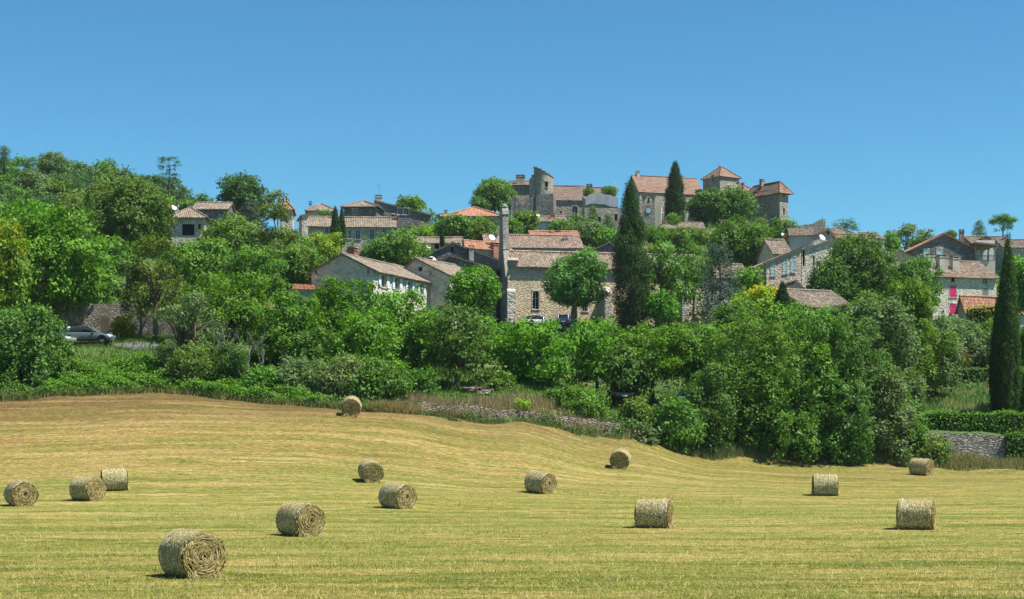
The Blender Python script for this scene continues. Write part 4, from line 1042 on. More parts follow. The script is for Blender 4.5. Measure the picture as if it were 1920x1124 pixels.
def lobes_for(style, r):
    """list of (centre, radii) in a crown of width 1; returns lobes, height"""
    L = []
    def shell(n, c, semi, rad, flat=1.0, zmin=-1.0, jit=.20, fill=.70):
        k = np.arange(n) + .5
        ph = np.arccos(1 - 2*k/n); th = math.pi*(1+5**.5)*k + r.random()*6
        D = np.stack([np.cos(th)*np.sin(ph), np.sin(th)*np.sin(ph), np.cos(ph)], -1)
        D = unit(D + r.normal(0, .16, D.shape))
        for d in D:
            if d[2] < zmin: continue
            q = 1 + r.normal(0, jit)
            rr = rad * r.uniform(.55, 1.5)
            L.append((np.array(c) + d*np.array(semi)*fill*q, np.array([rr, rr, rr*flat])))
    H = 1.0
    if style == 'broad':
        shell(34, (0, 0, .5), (.46, .46, .46), .135, .85, -.9); shell(10, (0, 0, .5), (.28, .28, .3), .18)
    elif style == 'dense':
        shell(60, (0, 0, .48), (.5, .5, .5), .105, .85, -.95, .13, .82); shell(12, (0, 0, .48), (.3, .3, .32), .2)
    elif style == 'plume':
        for i in range(72):
            z = r.uniform(.02, .93); R_ = .5*math.sqrt(max(.04, 1 - ((z-.36)/.66)**2)); a = r.random()*6.283; q = R_*math.sqrt(r.uniform(.4, 1.05))
            rr = r.uniform(.06, .125); L.append((np.array([q*math.cos(a)*.93, q*math.sin(a)*.93, z]), np.array([rr, rr, rr*r.uniform(.9, 1.5)])))
        shell(9, (0, 0, .42), (.26, .26, .3), .17)
    elif style == 'layer':
        for i in range(54):
            z = r.uniform(.08, .95); R_ = .5*math.sqrt(max(.05, 1 - ((z-.42)/.60)**2)); a = r.random()*6.283; q = R_*math.sqrt(r.uniform(.25, 1))
            rr = r.uniform(.085, .15); L.append((np.array([q*math.cos(a)*.93, q*math.sin(a)*.93, z]), np.array([rr, rr, rr*.5])))
        shell(8, (0, 0, .48), (.26, .26, .3), .17)
    elif style == 'airy':
        for i in range(34):
            z = r.uniform(.05, .97); R_ = .5*math.sqrt(max(.05, 1 - ((z-.5)/.56)**2)); a = r.random()*6.283; q = R_*math.sqrt(r.uniform(.08, 1))
            rr = r.uniform(.07, .15); L.append((np.array([q*math.cos(a)*.93, q*math.sin(a)*.93, z]), np.array([rr, rr, rr*.7])))
    elif style == 'shrub':
        H = .85
        shell(40, (0, 0, .34), (.5, .5, .5), .12, .9, -.62, .14, .78); shell(10, (0, 0, .3), (.3, .3, .28), .2)
    elif style == 'cypress':
        H = 4.6
        for i in range(170):
            z = r.uniform(.0, .985); R_ = .5*min(1, (z/.10)**.5*.9 + .1)*min(1.0, (max(0, 1-z)/.62)**.75 + .05)*r.uniform(.92, 1.04); a = r.random()*6.283
            rr = .16*r.uniform(.6, 1.2)*(.45 + .55*min(1, (1-z)/.5)); L.append((np.array([max(R_-rr*.8, 0)*math.cos(a), max(R_-rr*.8, 0)*math.sin(a), z*H]), np.array([rr, rr, rr*2.4])))
        
    elif style == 'cedar':
        H = 1.35
        for t in np.linspace(.12, .97, 12):
            R_ = .5*(1-t)**.6 + .05; nb = int(5 + 5*(1-t))
            for k in range(nb):
                a = 6.283*(k + r.random()*.7)/nb; 
                for q in (.45, .75, 1.0):
                    if q*R_ < .05: continue
                    rr = .075*r.uniform(.7, 1.3); L.append((np.array([q*R_*math.cos(a), q*R_*math.sin(a), (t - .05*q + r.normal(0, .015))*H]), np.array([rr*1.2, rr*1.2, rr*.4])))
    elif style == 'flatcedar':
        H = 1.0
        for t, R_ in ((.93, .36), (.82, .5), (.66, .40), (.52, .33), (.36, .3), (.2, .25)):
            for k in range(9):
                a = 6.283*(k + r.random())/9; q = R_*r.uniform(.3, 1)
                rr = .085*r.uniform(.7, 1.2); L.append((np.array([q*math.cos(a), q*math.sin(a), t*H + r.normal(0, .012)]), np.array([rr*1.6, rr*1.6, rr*.2])))
    elif style == 'pine':
        H = .75
        for i in range(30):
            a = r.random()*6.283; q = .5*math.sqrt(r.random()); z = H*(.62 + .3*(1-(q/.5)**2)) + r.normal(0, .03)
            rr = r.uniform(.07, .12); L.append((np.array([q*math.cos(a)*.9, q*math.sin(a)*.9, z]), np.array([rr*1.2, rr*1.2, rr*.6])))
        for i in range(8):
            a = r.random()*6.283; q = .35*r.random()
            L.append((np.array([q*math.cos(a), q*math.sin(a), H*r.uniform(.25, .6)]), np.array([.07, .07, .04])))
    elif style == 'spiky':
        H = 1.0
        for i in range(9):
            a = r.random()*6.283; q = .42*math.sqrt(r.random()); hh = r.uniform(.55, 1)
            for z in np.linspace(.05, hh, 6): L.append((np.array([q*math.cos(a), q*math.sin(a), z]), np.array([.075, .075, .13])*(1.15 - .7*z/hh)))
    elif style == 'hedge':
        H = 1.0
        L = None
    return L, H

PROTO = {}
LEAF = {'plume': .95, 'broad': 1.0, 'dense': 1.0, 'layer': 1.05, 'airy': .8, 'shrub': .9, 'cypress': .55, 'cedar': .6, 'flatcedar': .5, 'pine': .7, 'spiky': .8}
def crown_proto(style, rel, seed, asp=1.0):
    key = (style, rel, seed, asp)
    if key in PROTO: return PROTO[key]
    r = np.random.default_rng(abs(hash(style)) % 1 + 1000*seed + int(rel*1e4) + sum(map(ord, style)))
    lob, H = lobes_for(style, r)
    C = np.array([l[0] for l in lob]); Rr = np.array([l[1] for l in lob])
    if asp != 1:
        C[:, 2] *= asp; Rr[:, 2] *= asp**.35; H *= asp
        if asp > 1.2:
            k = r.choice(len(C), int(len(C)*(asp-1)*.8)); C = np.concatenate([C, C[k] + r.normal(0, .09, (len(k), 3))]); Rr = np.concatenate([Rr, Rr[k]])
        lob = list(zip(C, Rr))
    ll = rel * LEAF[style]
    area = (Rr[:, 0]*Rr[:, 2]).sum()*4*math.pi*.75
    N = int(min(60000 if style == 'cypress' else 30000, max(900, (6.0 if style == 'cypress' else 1.4) * area / (ll*ll*.5))))
    per = 12 if style not in ('cypress', 'cedar') else 8
    nt = N // per
    wgt = Rr[:, 0]*Rr[:, 2]; wgt /= wgt.sum()
    li = r.choice(len(lob), int(nt*2.2), p=wgt)
    D = unit(r.normal(0, 1, (len(li), 3)))
    Tp = C[li] + D*Rr[li]*r.uniform(.78, 1.08, (len(li), 1))
    # keep twigs on the outside of the union of lobes
    keep = np.ones(len(li), bool)
    for k in range(len(lob)):
        q = (((Tp - C[k])/(Rr[k]*.78))**2).sum(-1) < 1
        keep &= ~(q & (li != k))
    keep |= r.random(len(li)) < (.45 if style == 'cypress' else .12)
    keep &= Tp[:, 2] > -.02*H
    Tp, D, li = Tp[keep][:nt], D[keep][:nt], li[keep][:nt]
    tt = r.normal(.5, .16, len(Tp)) + .12*(D[:, 2])
    P = np.repeat(Tp, per, 0) + r.normal(0, ll*.85, (len(Tp)*per, 3))*np.array([1, 1, .75 if style != 'cypress' else 1.6])
    Dn = np.repeat(D, per, 0)
    tone = np.clip(np.repeat(tt, per) + r.normal(0, .17, len(P)), 0, 1)
    up = {'layer': .75, 'cypress': .1, 'cedar': .9, 'flatcedar': .9}.get(style, .45)
    tw_ = r.normal(0, .42, (len(Tp), 3))               # leaves of one twig lie alike, so sprays catch the light together
    nrm = unit(Dn*.75 + np.array([0, 0, up]) + np.repeat(tw_, per, 0) + r.normal(0, .38, P.shape))
    spin = r.normal(0, 1, P.shape)
    if style == 'cypress': spin = spin*.4 + np.array([0, 0, 1.0]) + Dn*.3
    if style == 'layer': spin = spin*.7 + Dn*.6 + np.array([0, 0, -.5])
    a = unit(spin - (spin*nrm).sum(-1, keepdims=True)*nrm); b = np.cross(nrm, a)
    sz = (ll*r.uniform(.65, 1.35, (len(P), 1)))
    wd = {'cypress': .42, 'cedar': .38, 'spiky': .35}.get(style, .62)
    V = np.stack([P - a*sz*.5, P + b*sz*wd*.5 - a*sz*.06 - nrm*sz*.08, P + a*sz*.5 - nrm*sz*.12, P - b*sz*wd*.5 - a*sz*.06 - nrm*sz*.08], 1).reshape(-1, 3)
    F = np.arange(len(V)).reshape(-1, 4)
    me = np_mesh('crown_' + style, V, F, {'tone': tone})
    me.materials.append(M['needle'] if style in ('cypress', 'cedar', 'flatcedar', 'pine') else M['leaf'])
    PROTO[key] = (me, C, H)
    return PROTO[key]

RELS = [.022, .031, .043, .06, .085, .12]
def leaf_size(Y): return .25 if Y < 135 else .30 if Y < 170 else .34 if Y < 240 else .46

G = dict(bright=(.094, .222, .016), lime=(.20, .31, .022), mid=(.100, .205, .030), deep=(.078, .165, .030), dark=(.066, .132, .042), olive=(.105, .170, .032),
         grey=(.118, .180, .070), blue=(.072, .118, .078), cyp=(.042, .095, .028), brown=(.118, .158, .028), yellow=(.34, .33, .018), gold=(.28, .29, .02), far=(.098, .180, .066))
tcount = [0]
def tree(px, ytop, ybot, w, Y, style, color, name, label, cat='tree', group=None, dep=None, trunk=True, lean=0, tw=None, stems=1, flower=None):
    """crown spans photo rows ytop..ybot and w columns at distance Y; the trunk reaches the ground below"""
    tcount[0] += 1; sd_ = tcount[0]
    k = Y/F_PX; x = xat(px, Y); zt_, zb_ = zat(ytop, Y), zat(ybot, Y); g = gzf(x, Y)
    if style in ('shrub', 'hedge', 'spiky'): zb_ = min(zb_, g - .1) if abs(zb_-g) < 4 else zb_
    wm_ = w*k; hm = zt_ - zb_
    root = empty(name, (x, Y, g - .05), 0, label, cat, group)
    rel = min(RELS, key=lambda q: abs(math.log(q*wm_/leaf_size(Y))))
    asp = 1.0
    if style not in ('cypress', 'pine', 'spiky'):
        h0 = {'shrub': .85, 'cedar': 1.35}.get(style, 1.0); asp = min((.45, .6, .8, 1.0, 1.3, 1.7), key=lambda q: abs(math.log(q*h0*wm_/hm)))
    me, C, H = crown_proto(style, rel, sd_ % 3, asp)
    colr = G[color] if isinstance(color, str) else color
    jit = [c*rnd.uniform(.9, 1.1) for c in colr]
    o = link('crown' if style not in ('shrub', 'hedge', 'spiky') else 'foliage', me, None, root, jit)
    o.location = (0, 0, zb_ - (g - .05)); o.scale = (wm_, (dep or .9)*wm_, hm/H); rot = rnd.uniform(0, 6.28) if style not in ('hedge',) else 0
    o.rotation_euler = (0, 0, rot)
    if flower:
        rel2 = min(RELS, key=lambda q: abs(math.log(q*wm_/(leaf_size(Y)*1.2))))
        me2, _, _ = crown_proto('airy', rel2, (sd_+1) % 3)
        f = link('blossom', me2, None, root, G[flower] if isinstance(flower, str) else flower); f.location = (0, 0, zb_ - (g-.05) + hm*.06); f.scale = (wm_*.98, wm_*.9, hm*.98)
    if trunk:
        m = MB(); r0 = tw or (.13 if style == 'cypress' else max(.07, .016*hm + .012*wm_)); base = Vector((0, 0, -.25))
        zc0 = zb_ - g; top = zc0 + hm*(.55 if style not in ('cypress', 'cedar', 'flatcedar') else .95)
        for s in range(stems):
            off = Vector((0, 0, 0)) if stems == 1 else Vector((rnd.uniform(-.25, .25)*wm_, rnd.uniform(-.2, .2)*wm_, 0))
            mid = Vector((lean*.5 + rnd.uniform(-.1, .1), 0, max(.4, (zc0 if zc0 > .6 else hm*.25)))) + off*.4
            q = Vector((lean, 0, top)) + off
            m.tube([base + off*.15, base.lerp(mid, .5) + off*.1, mid, mid.lerp(q, .5) + Vector((rnd.uniform(-.2, .2), rnd.uniform(-.2, .2), 0)), q], [r0*1.35, r0*1.02, r0*.9, r0*.55, r0*.15], 7)
            if style not in ('cypress',):
                idx = [i for i in range(len(C)) if C[i][2] > .15*H]; rnd.shuffle(idx)
                for i in idx[:9 if style != 'airy' else 16]:
                    c = C[i]; cs, sn = math.cos(rot), math.sin(rot); sx, sy = c[0]*wm_, c[1]*(dep or .9)*wm_
                    e = Vector((sx*cs - sy*sn, sx*sn + sy*cs, zc0 + c[2]*hm/H)); t = rnd.uniform(.25, .8); st = mid.lerp(q, t*.8)
                    if style in ('cedar', 'flatcedar'): st = Vector((0, 0, max(.3, e.z - .1*hm/H*abs(c[0]))))
                    if e.z < st.z: st = mid
                    md = st.lerp(e, .5) + Vector((0, 0, .08*hm))
                    m.tube([st, md, e], [r0*.42, r0*.26, r0*.07], 5)
        m.build('trunk' if style not in ('shrub', 'spiky') else 'stem', M['bark'], root, smooth=True)
    return root

def hedge(label, pts, thick, name='hedge', color='mid', cat='hedge', leaf=.16, dens=3.0):
    """clipped hedge along pts = [(px, Y, py_base, py_top)]; dense leaves over a box"""
    V, T = [], []
    r = np.random.default_rng(len(label))
    core = MB(); x0, y0, z0 = xat(pts[0][0], pts[0][1]), pts[0][1], zat(pts[0][2], pts[0][1])
    for a, b in zip(pts[:-1], pts[1:]):
        pa, pb = np.array([xat(a[0], a[1]), a[1], 0]), np.array([xat(b[0], b[1]), b[1], 0])
        ln = np.linalg.norm(pb - pa); h = abs(zat(a[3], a[1]) - zat(a[2], a[1]))
        n = int(dens*ln*(2*h + thick)/(leaf*leaf*.5)*.5)
        t = r.random(n); which = r.random(n)*(2*h + thick)
        d = (pb - pa)/ln; nn = np.array([-d[1], d[0], 0])
        zb_ = zat(a[2], a[1])*(1-t) + zat(b[2], b[1])*t; zt_ = zat(a[3], a[1])*(1-t) + zat(b[3], b[1])*t
        zb_ = np.minimum(zb_, gz(pa[0]*(1-t)+pb[0]*t, pa[1]*(1-t)+pb[1]*t) + .3) if False else zb_
        front = which < h; back = (which >= h) & (which < 2*h); tp = which >= 2*h
        s = np.where(front, -thick/2, np.where(back, thick/2, r.uniform(-.5, .5, n)*thick))
        f = r.random(n); z = np.where(tp, zt_, zb_ + (zt_ - zb_)*f)
        wob = .10*np.sin(t*ln*1.1) + .07*np.sin(t*ln*2.7+2)
        P = pa + d*(t*ln)[:, None] + nn*s[:, None]; P[:, 2] = z + wob*(z > zb_ + .5*(zt_-zb_))
        P += r.normal(0, .09, P.shape)
        N = np.where(front[:, None], -nn, np.where(back[:, None], nn, np.array([0, 0, 1.])))
        nrm = unit(N*.6 + np.array([.2, 0, .6]) + r.normal(0, .6, P.shape)); sp = r.normal(0, 1, P.shape)
        aa = unit(sp - (sp*nrm).sum(-1, keepdims=True)*nrm); bb = np.cross(nrm, aa); sz = leaf*r.uniform(.7, 1.4, (n, 1))
        V.append(np.stack([P - aa*sz*.5, P + bb*sz*.3, P + aa*sz*.5, P - bb*sz*.3], 1).reshape(-1, 3)); T.append(np.clip(r.normal(.5, .2, n), 0, 1))
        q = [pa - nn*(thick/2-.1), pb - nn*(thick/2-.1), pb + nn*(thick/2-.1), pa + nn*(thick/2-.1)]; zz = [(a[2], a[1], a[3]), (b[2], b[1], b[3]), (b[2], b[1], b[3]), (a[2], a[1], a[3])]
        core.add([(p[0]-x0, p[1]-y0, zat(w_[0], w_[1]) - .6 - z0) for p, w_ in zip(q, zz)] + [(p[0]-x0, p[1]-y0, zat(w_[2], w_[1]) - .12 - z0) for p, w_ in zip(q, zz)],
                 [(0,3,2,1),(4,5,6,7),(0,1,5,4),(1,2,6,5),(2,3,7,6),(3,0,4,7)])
    V = np.concatenate(V) - np.array([x0, y0, z0]); T = np.concatenate(T)
    root = empty(name, (x0, y0, z0), 0, label, cat)
    me = np_mesh('hedge_leaves', V, np.arange(len(V)).reshape(-1, 4), {'tone': T}); link('foliage', me, M['leaf'], root, G[color] if isinstance(color, str) else color)
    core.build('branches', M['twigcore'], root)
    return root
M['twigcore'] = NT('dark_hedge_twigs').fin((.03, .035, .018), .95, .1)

BT, YT = 'broadleaf_tree', 'yellowing_tree'
# ---- field edge, left to right
tree(45, 578, 752, 165, 117.5, 'plume', 'deep', 'bush', 'large dark rounded bush at the left edge of the hay field', 'bush')
tree(-30, 560, 750, 150, 119, 'shrub', 'mid', 'bush', 'bush cut off by the left side of the photo above the hay field', 'bush')
tree(12, 700, 752, 50, 115, 'shrub', 'olive', 'bush', 'low pale bush at the foot of the large dark bush at the left', 'bush')
tree(112, 640, 745, 70, 119, 'shrub', 'mid', 'bush', 'small bush against the right side of the large dark bush at the left', 'bush')
tree(10, 425, 585, 80, 128, 'layer', (.14, .215, .02), YT, 'yellowing tree cut by the left edge of the photo', flower=(.20, .25, .02))
tree(95, 392, 592, 235, 139, 'layer', 'bright', 'chestnut_tree', 'broad bright green chestnut tree over the parked silver car', tw=.32)
tree(-20, 378, 560, 130, 146, 'layer', 'bright', BT, 'bright tree behind the yellowing tree at the left edge')
tree(60, 378, 480, 110, 152, 'layer', 'bright', BT, 'bright treetop rising above the chestnut tree at the left')
tree(180, 470, 580, 90, 146, 'layer', 'mid', BT, 'mid green tree between the chestnut tree and the brown-tinged lawn tree')
tree(293, 455, 592, 140, 134, 'airy', 'brown', YT, 'brown-tinged tree with a bare straight trunk on the lawn', tw=.24)
tree(265, 500, 590, 90, 136, 'airy', 'brown', YT, 'sparse brownish tree leaning against the brown-tinged lawn tree', tw=.1)
tree(232, 591, 632, 44, 136.5, 'shrub', 'gold', 'bush', 'yellow-green bush in front of the mossy stone wall', 'bush')
tree(350, 545, 690, 120, 121, 'airy', 'grey', BT, 'thin greyish sapling thicket left of the bare dead branches', stems=3)
tree(360, 640, 735, 110, 118.5, 'shrub', 'olive', 'bush', 'tangled olive bush below the sapling thicket', 'bush')
tree(430, 640, 735, 90, 119, 'shrub', 'deep', 'bush', 'dark bush between the tangled olive bush and the dead branches', 'bush')
tree(432, 510, 650, 190, 127, 'layer', 'bright', BT, 'bright green spreading tree behind the bare dead branches')
tree(545, 548, 720, 150, 125, 'layer', 'bright', BT, 'bright green tree directly right of the bare dead branches')
tree(645, 524, 690, 170, 133, 'layer', 'bright', BT, 'bright tree hiding the foot of the big gabled house')
tree(755, 545, 690, 140, 131, 'layer', 'bright', BT, 'bright tree below the white shutters of the big gabled house')
tree(690, 585, 735, 150, 123, 'layer', 'bright', BT, 'bright tree with low drooping boughs above the farthest hay bale')
tree(590, 620, 735, 120, 121, 'layer', 'deep', BT, 'darker tree in the gap left of the drooping tree')
tree(560, 680, 760, 110, 117, 'shrub', 'grey', 'bush', 'grey-green bush right of the dead branches at the field edge', 'bush')
tree(640, 662, 768, 110, 115.5, 'shrub', 'grey', 'bush', 'grey-green bush directly behind the farthest hay bale', 'bush')
tree(715, 668, 770, 90, 114.5, 'shrub', 'mid', 'bush', 'leafy bush right of the farthest hay bale', 'bush')
tree(500, 690, 750, 90, 117, 'shrub', 'mid', 'bush', 'low bush at the foot of the bare dead branches', 'bush')
tree(856, 572, 712, 140, 121, 'layer', 'deep', BT, 'small dark spreading tree whose trunk stands beside the rock heap', tw=.22)
tree(888, 500, 598, 92, 165, 'dense', (.10, .22, .016), BT, 'yellow-flecked round tree left of the church belfry')
tree(905, 590, 680, 110, 133, 'layer', 'bright', BT, 'bright tree filling the space in front of the church belfry')
tree(800, 585, 700, 90, 128, 'layer', 'bright', BT, 'bright tree between the drooping tree and the small dark tree')
tree(996, 601, 722, 158, 124, 'layer', 'bright', BT, 'wide bright tree with a dark underside left of the blue car terrace', tw=.2)
tree(1120, 602, 722, 150, 126, 'layer', 'bright', BT, 'bright tree directly below the plane tree and blue car')
tree(1225, 606, 730, 170, 126, 'layer', 'bright', BT, 'vivid bright tree below the tall cypress')
tree(1315, 608, 735, 130, 127, 'layer', 'bright', BT, 'vivid bright tree beside the big dark hedgerow clump')
tree(1180, 650, 745, 110, 124, 'layer', 'deep', BT, 'shaded tree low between the two vivid bright trees')
tree(1092, 722, 792, 95, 117.5, 'shrub', 'mid', 'bush', 'rounded bush on the bank right of the dry grass', 'bush')
tree(1265, 742, 848, 88, 116.5, 'shrub', 'mid', 'bush', 'pale rounded bush standing out before the dark hedgerow', 'bush')
tree(1040, 728, 790, 70, 118.5, 'shrub', 'deep', 'bush', 'dark bush on the shaded terrace left of the rounded bank bush', 'bush')
tree(940, 700, 745, 60, 121.5, 'shrub', 'mid', 'bush', 'low bush right of the heap of rocks', 'bush')
tree(790, 690, 770, 60, 116.5, 'plume', 'deep', 'bush', 'dark bush at the left end of the tumbledown field wall', 'bush')
tree(1195, 745, 830, 70, 117.5, 'shrub', 'olive', 'bush', 'ragged bush left of the pale rounded bush', 'bush')
tree(978, 748, 800, 42, 113.8, 'airy', 'lime', 'sapling', 'yellow-green sapling in front of the tumbledown field wall', 'sapling')
tree(1205, 793, 838, 55, 115, 'shrub', 'grey', 'bush', 'low grey-green bush at the field rim under the ragged bush', 'bush')
tree(1330, 690, 860, 100, 119, 'shrub', 'deep', 'bush', 'dark bush filling the shade left of the big hedgerow clump', 'bush')
tree(1400, 585, 862, 180, 122, 'plume', 'mid', BT, 'left half of the big dark hedgerow clump behind the field')
tree(1500, 572, 868, 200, 123, 'plume', 'mid', BT, 'tallest middle tree of the big dark hedgerow clump')
tree(1590, 600, 872, 170, 123, 'plume', 'deep', BT, 'right part of the big dark hedgerow clump')
tree(1455, 700, 872, 170, 120.5, 'plume', 'mid', 'bush', 'low dark skirt of bushes below the middle of the hedgerow clump', 'bush')
tree(1570, 720, 874, 150, 121, 'plume', 'deep', 'bush', 'low dark bush below the right part of the hedgerow clump', 'bush')
tree(1645, 555, 830, 160, 128, 'plume', 'grey', 'ash_tree', 'tall grey-green ash tree at the right end of the hedgerow')
tree(1700, 526, 720, 120, 134, 'plume', (.115, .20, .026), BT, 'yellow-green crown rising behind the tall ash tree')
tree(1655, 690, 868, 110, 122, 'plume', 'grey', 'bush', 'grey-green bush under the tall ash tree', 'bush')
tree(1740, 600, 720, 120, 140, 'plume', 'grey', 'ash_tree', 'second ash tree leaning right above the clipped hedges')
tree(1740, 815, 872, 80, 123.6, 'shrub', 'olive', 'bush', 'scrubby bush in front of the pale dry-stone garden wall', 'bush')
tree(1700, 745, 872, 70, 124, 'shrub', 'mid', 'bush', 'bush at the left end of the clipped hedge', 'bush')
hedge('clipped bright hedge on top of the pale dry-stone garden wall', [(1722, 127.5, 815, 774), (1930, 127.5, 818, 776)], 1.0, color=(.105, .235, .02))
hedge('ivy curtain hanging at the right end of the dry-stone garden wall', [(1886, 124.9, 880, 814), (1960, 124.9, 884, 816)], .5, name='ivy', cat='ivy', color=(.09, .2, .02))
hedge('upper clipped dark hedge across the terrace at the right', [(1738, 152, 722, 694), (1870, 152, 722, 690)], 1.1, color='deep', leaf=.2)
hedge('yellow-green creeper over the gable of the orange roofed low house', [(1812, 191, 612, 580), (1880, 190, 606, 572)], .7, name='creeper', cat='creeper', color='gold', leaf=.25)
tree(1890, 446, 772, 46, 131, 'cypress', (.048, .105, .028), 'cypress_tree', 'tall dark cypress near the right edge of the photo')
tree(1872, 560, 770, 34, 132.5, 'cypress', 'cyp', 'cypress_tree', 'lower cypress stem pressed against the tall cypress at the right edge')
tree(1800, 596, 690, 130, 160, 'broad', 'grey', BT, 'grey-green garden tree under the pink shuttered house')
tree(1720, 620, 700, 100, 158, 'broad', 'mid', BT, 'garden tree left of the upper clipped hedge')
tree(1862, 600, 690, 110, 163, 'broad', 'mid', BT, 'garden tree behind the lower cypress stem')
tree(1925, 470, 600, 90, 172, 'broad', 'bright', BT, 'bright tree behind the tall cypress at the right edge')
tree(1930, 610, 770, 80, 134, 'shrub', 'mid', 'bush', 'bush at the right edge beyond the tall cypress', 'bush')
tree(1795, 650, 695, 60, 157, 'airy', 'olive', 'sapling', 'thin brown-tinged sapling above the upper clipped hedge', 'sapling', flower=(.14, .10, .04))
# ---- around the church
tree(1076, 470, 588, 126, 189, 'broad', (.095, .205, .045), 'plane_tree', 'round pollarded plane tree in front of the church wall', 'tree', tw=.42)
tree(1182, 341, 606, 70, 190, 'cypress', 'cyp', 'cypress_tree', 'tallest dark cypress right of the church plane tree')
tree(1255, 440, 560, 140, 194, 'airy', 'mid', BT, 'multi-stemmed loose tree right of the tallest cypress', stems=4)
tree(1240, 540, 612, 62, 190, 'broad', 'bright', BT, 'small fresh green tree at the foot of the tallest cypress')
tree(1300, 480, 570, 90, 196, 'airy', 'mid', BT, 'loose tree between the multi-stemmed tree and the blue cedar')
tree(1348, 452, 612, 105, 184, 'cedar', 'blue', 'blue_cedar', 'blue-grey cedar with see-through branches right of the church', 'cedar')
tree(1387, 414, 505, 122, 240, 'dense', (.075, .17, .018), BT, 'large smooth green tree below the castle keep')
tree(1405, 500, 590, 70, 205, 'layer', 'bright', BT, 'bright green tree below the large smooth green tree')
tree(1425, 540, 610, 100, 172, 'broad', 'lime', 'flowering_tree', 'yellow-flowered tree behind the small cypress', flower='yellow')
tree(1467, 530, 592, 28, 160, 'cypress', 'cyp', 'cypress_tree', 'small slender cypress in front of the tan roofed barn')
tree(1500, 575, 630, 80, 158, 'shrub', 'bright', 'bush', 'bright bush right of the small slender cypress', 'bush')
tree(1612, 438, 575, 122, 192, 'dense', 'deep', BT, 'large dark round tree in front of the salmon roofed houses', tw=.4)
tree(1562, 487, 585, 88, 190, 'dense', 'deep', BT, 'lower left shoulder of the large dark round tree')
tree(1710, 478, 590, 120, 188, 'dense', 'deep', BT, 'dark tree left of the three square chimneys')
tree(1640, 550, 650, 130, 150, 'broad', 'mid', BT, 'mid green tree below the large dark round tree')
tree(1570, 572, 650, 110, 150, 'broad', 'mid', BT, 'mid green tree covering the right end of the tan roofed barn')
tree(1380, 570, 640, 90, 165, 'broad', 'mid', BT, 'tree in front of the foot of the blue cedar')
# ---- mid left
tree(243, 340, 480, 176, 186, 'broad', (.082, .165, .030), BT, 'big dark round tree with light leaf tips left of the wide window house', tw=.4)
tree(205, 330, 430, 90, 205, 'broad', 'olive', BT, 'pale green crown behind the big dark round tree')
tree(200, 440, 520, 110, 170, 'layer', 'mid', BT, 'tree below the left side of the big dark round tree')
tree(430, 400, 520, 130, 188, 'broad', (.11, .19, .04), BT, 'pale leaved tree in front of the wide window house')
tree(368, 448, 560, 140, 172, 'broad', 'mid', BT, 'tree below the pale leaved tree on the left slope')
tree(525, 388, 530, 120, 184, 'airy', 'olive', 'locust_tree', 'tall loose locust tree right of the pale leaved tree')
tree(540, 432, 535, 130, 188, 'broad', 'mid', BT, 'full green tree behind the locust tree')
tree(478, 462, 555, 130, 166, 'layer', 'mid', BT, 'layered green tree in front of the locust tree')
tree(520, 358, 410, 45, 215, 'airy', 'brown', BT, 'thin reddish treetop above the locust tree')
tree(455, 327, 420, 92, 245, 'dense', 'dark', BT, 'dark dense tree on the skyline right of the plain tan roof')
tree(460, 326, 400, 70, 243, 'flatcedar', 'dark', 'cedar_tree', 'flat-topped cedar merging with the dark dense skyline tree', 'cedar')
tree(470, 380, 430, 60, 236, 'cedar', 'blue', 'blue_cedar', 'small bluish cedar below the dark dense skyline tree', 'cedar')
tree(560, 460, 540, 90, 178, 'broad', 'mid', BT, 'tree touching the left eave of the big gabled house')
tree(605, 432, 500, 75, 200, 'broad', 'lime', BT, 'yellow-green tree left of the twin cypresses')
tree(629, 388, 462, 18, 226, 'cypress', 'cyp', 'cypress_tree', 'taller left one of the slim twin cypresses')
tree(641, 390, 460, 15, 227, 'cypress', 'cyp', 'cypress_tree', 'right one of the slim twin cypresses')
tree(672, 445, 492, 80, 205, 'spiky', 'deep', 'shrub', 'spiky dark shrubs under the mullioned windows', 'shrub')
tree(750, 440, 496, 115, 204, 'layer', 'mid', BT, 'rounded green tree behind the big gabled house chimney')
tree(715, 448, 500, 70, 203, 'broad', 'deep', BT, 'dark tree left of the rounded green tree behind the gabled house')
tree(605, 392, 412, 38, 262, 'shrub', 'mid', 'bush', 'clipped looking green bush below the small hipped skyline house', 'bush')
tree(768, 372, 400, 60, 285, 'broad', 'mid', BT, 'treetop showing above the falling roof of the rubble house')
tree(800, 395, 440, 70, 270, 'airy', 'olive', BT, 'thin half bare tree right of the rubble house')
tree(800, 424, 456, 70, 245, 'shrub', 'lime', 'bush', 'yellow-green bush below the thin half bare tree', 'bush')
tree(770, 428, 455, 55, 243, 'shrub', 'mid', 'bush', 'green bush at the foot of the rubble stone house', 'bush')
tree(853, 405, 450, 75, 236, 'broad', 'deep', BT, 'dark tree in front of the orange hipped roof')
tree(829, 425, 462, 9, 218, 'cypress', 'cyp', 'cypress_tree', 'thin small cypress before the mottled tan roof')
tree(905, 410, 455, 60, 238, 'broad', 'mid', BT, 'green tree between the orange hipped roof and the belfry')
tree(882, 420, 455, 45, 236, 'airy', 'brown', BT, 'tawny feathery tree left of the belfry')
tree(985, 395, 440, 60, 262, 'broad', 'mid', 'willow_tree', 'soft willow-like tree right of the belfry top')
tree(960, 412, 445, 40, 258, 'broad', 'mid', BT, 'small tree squeezed between belfry and willow-like tree')
tree(928, 335, 398, 78, 318, 'broad', 'mid', BT, 'pale topped tree at the left end of the ruined castle')
tree(900, 372, 400, 40, 312, 'broad', 'deep', BT, 'small dark tree left of the pale topped castle tree')
tree(1055, 415, 440, 55, 272, 'broad', 'mid', BT, 'small tree in front of the blue shuttered little house')
tree(1080, 402, 432, 36, 282, 'broad', 'deep', BT, 'bushy tree below the arched castle window')
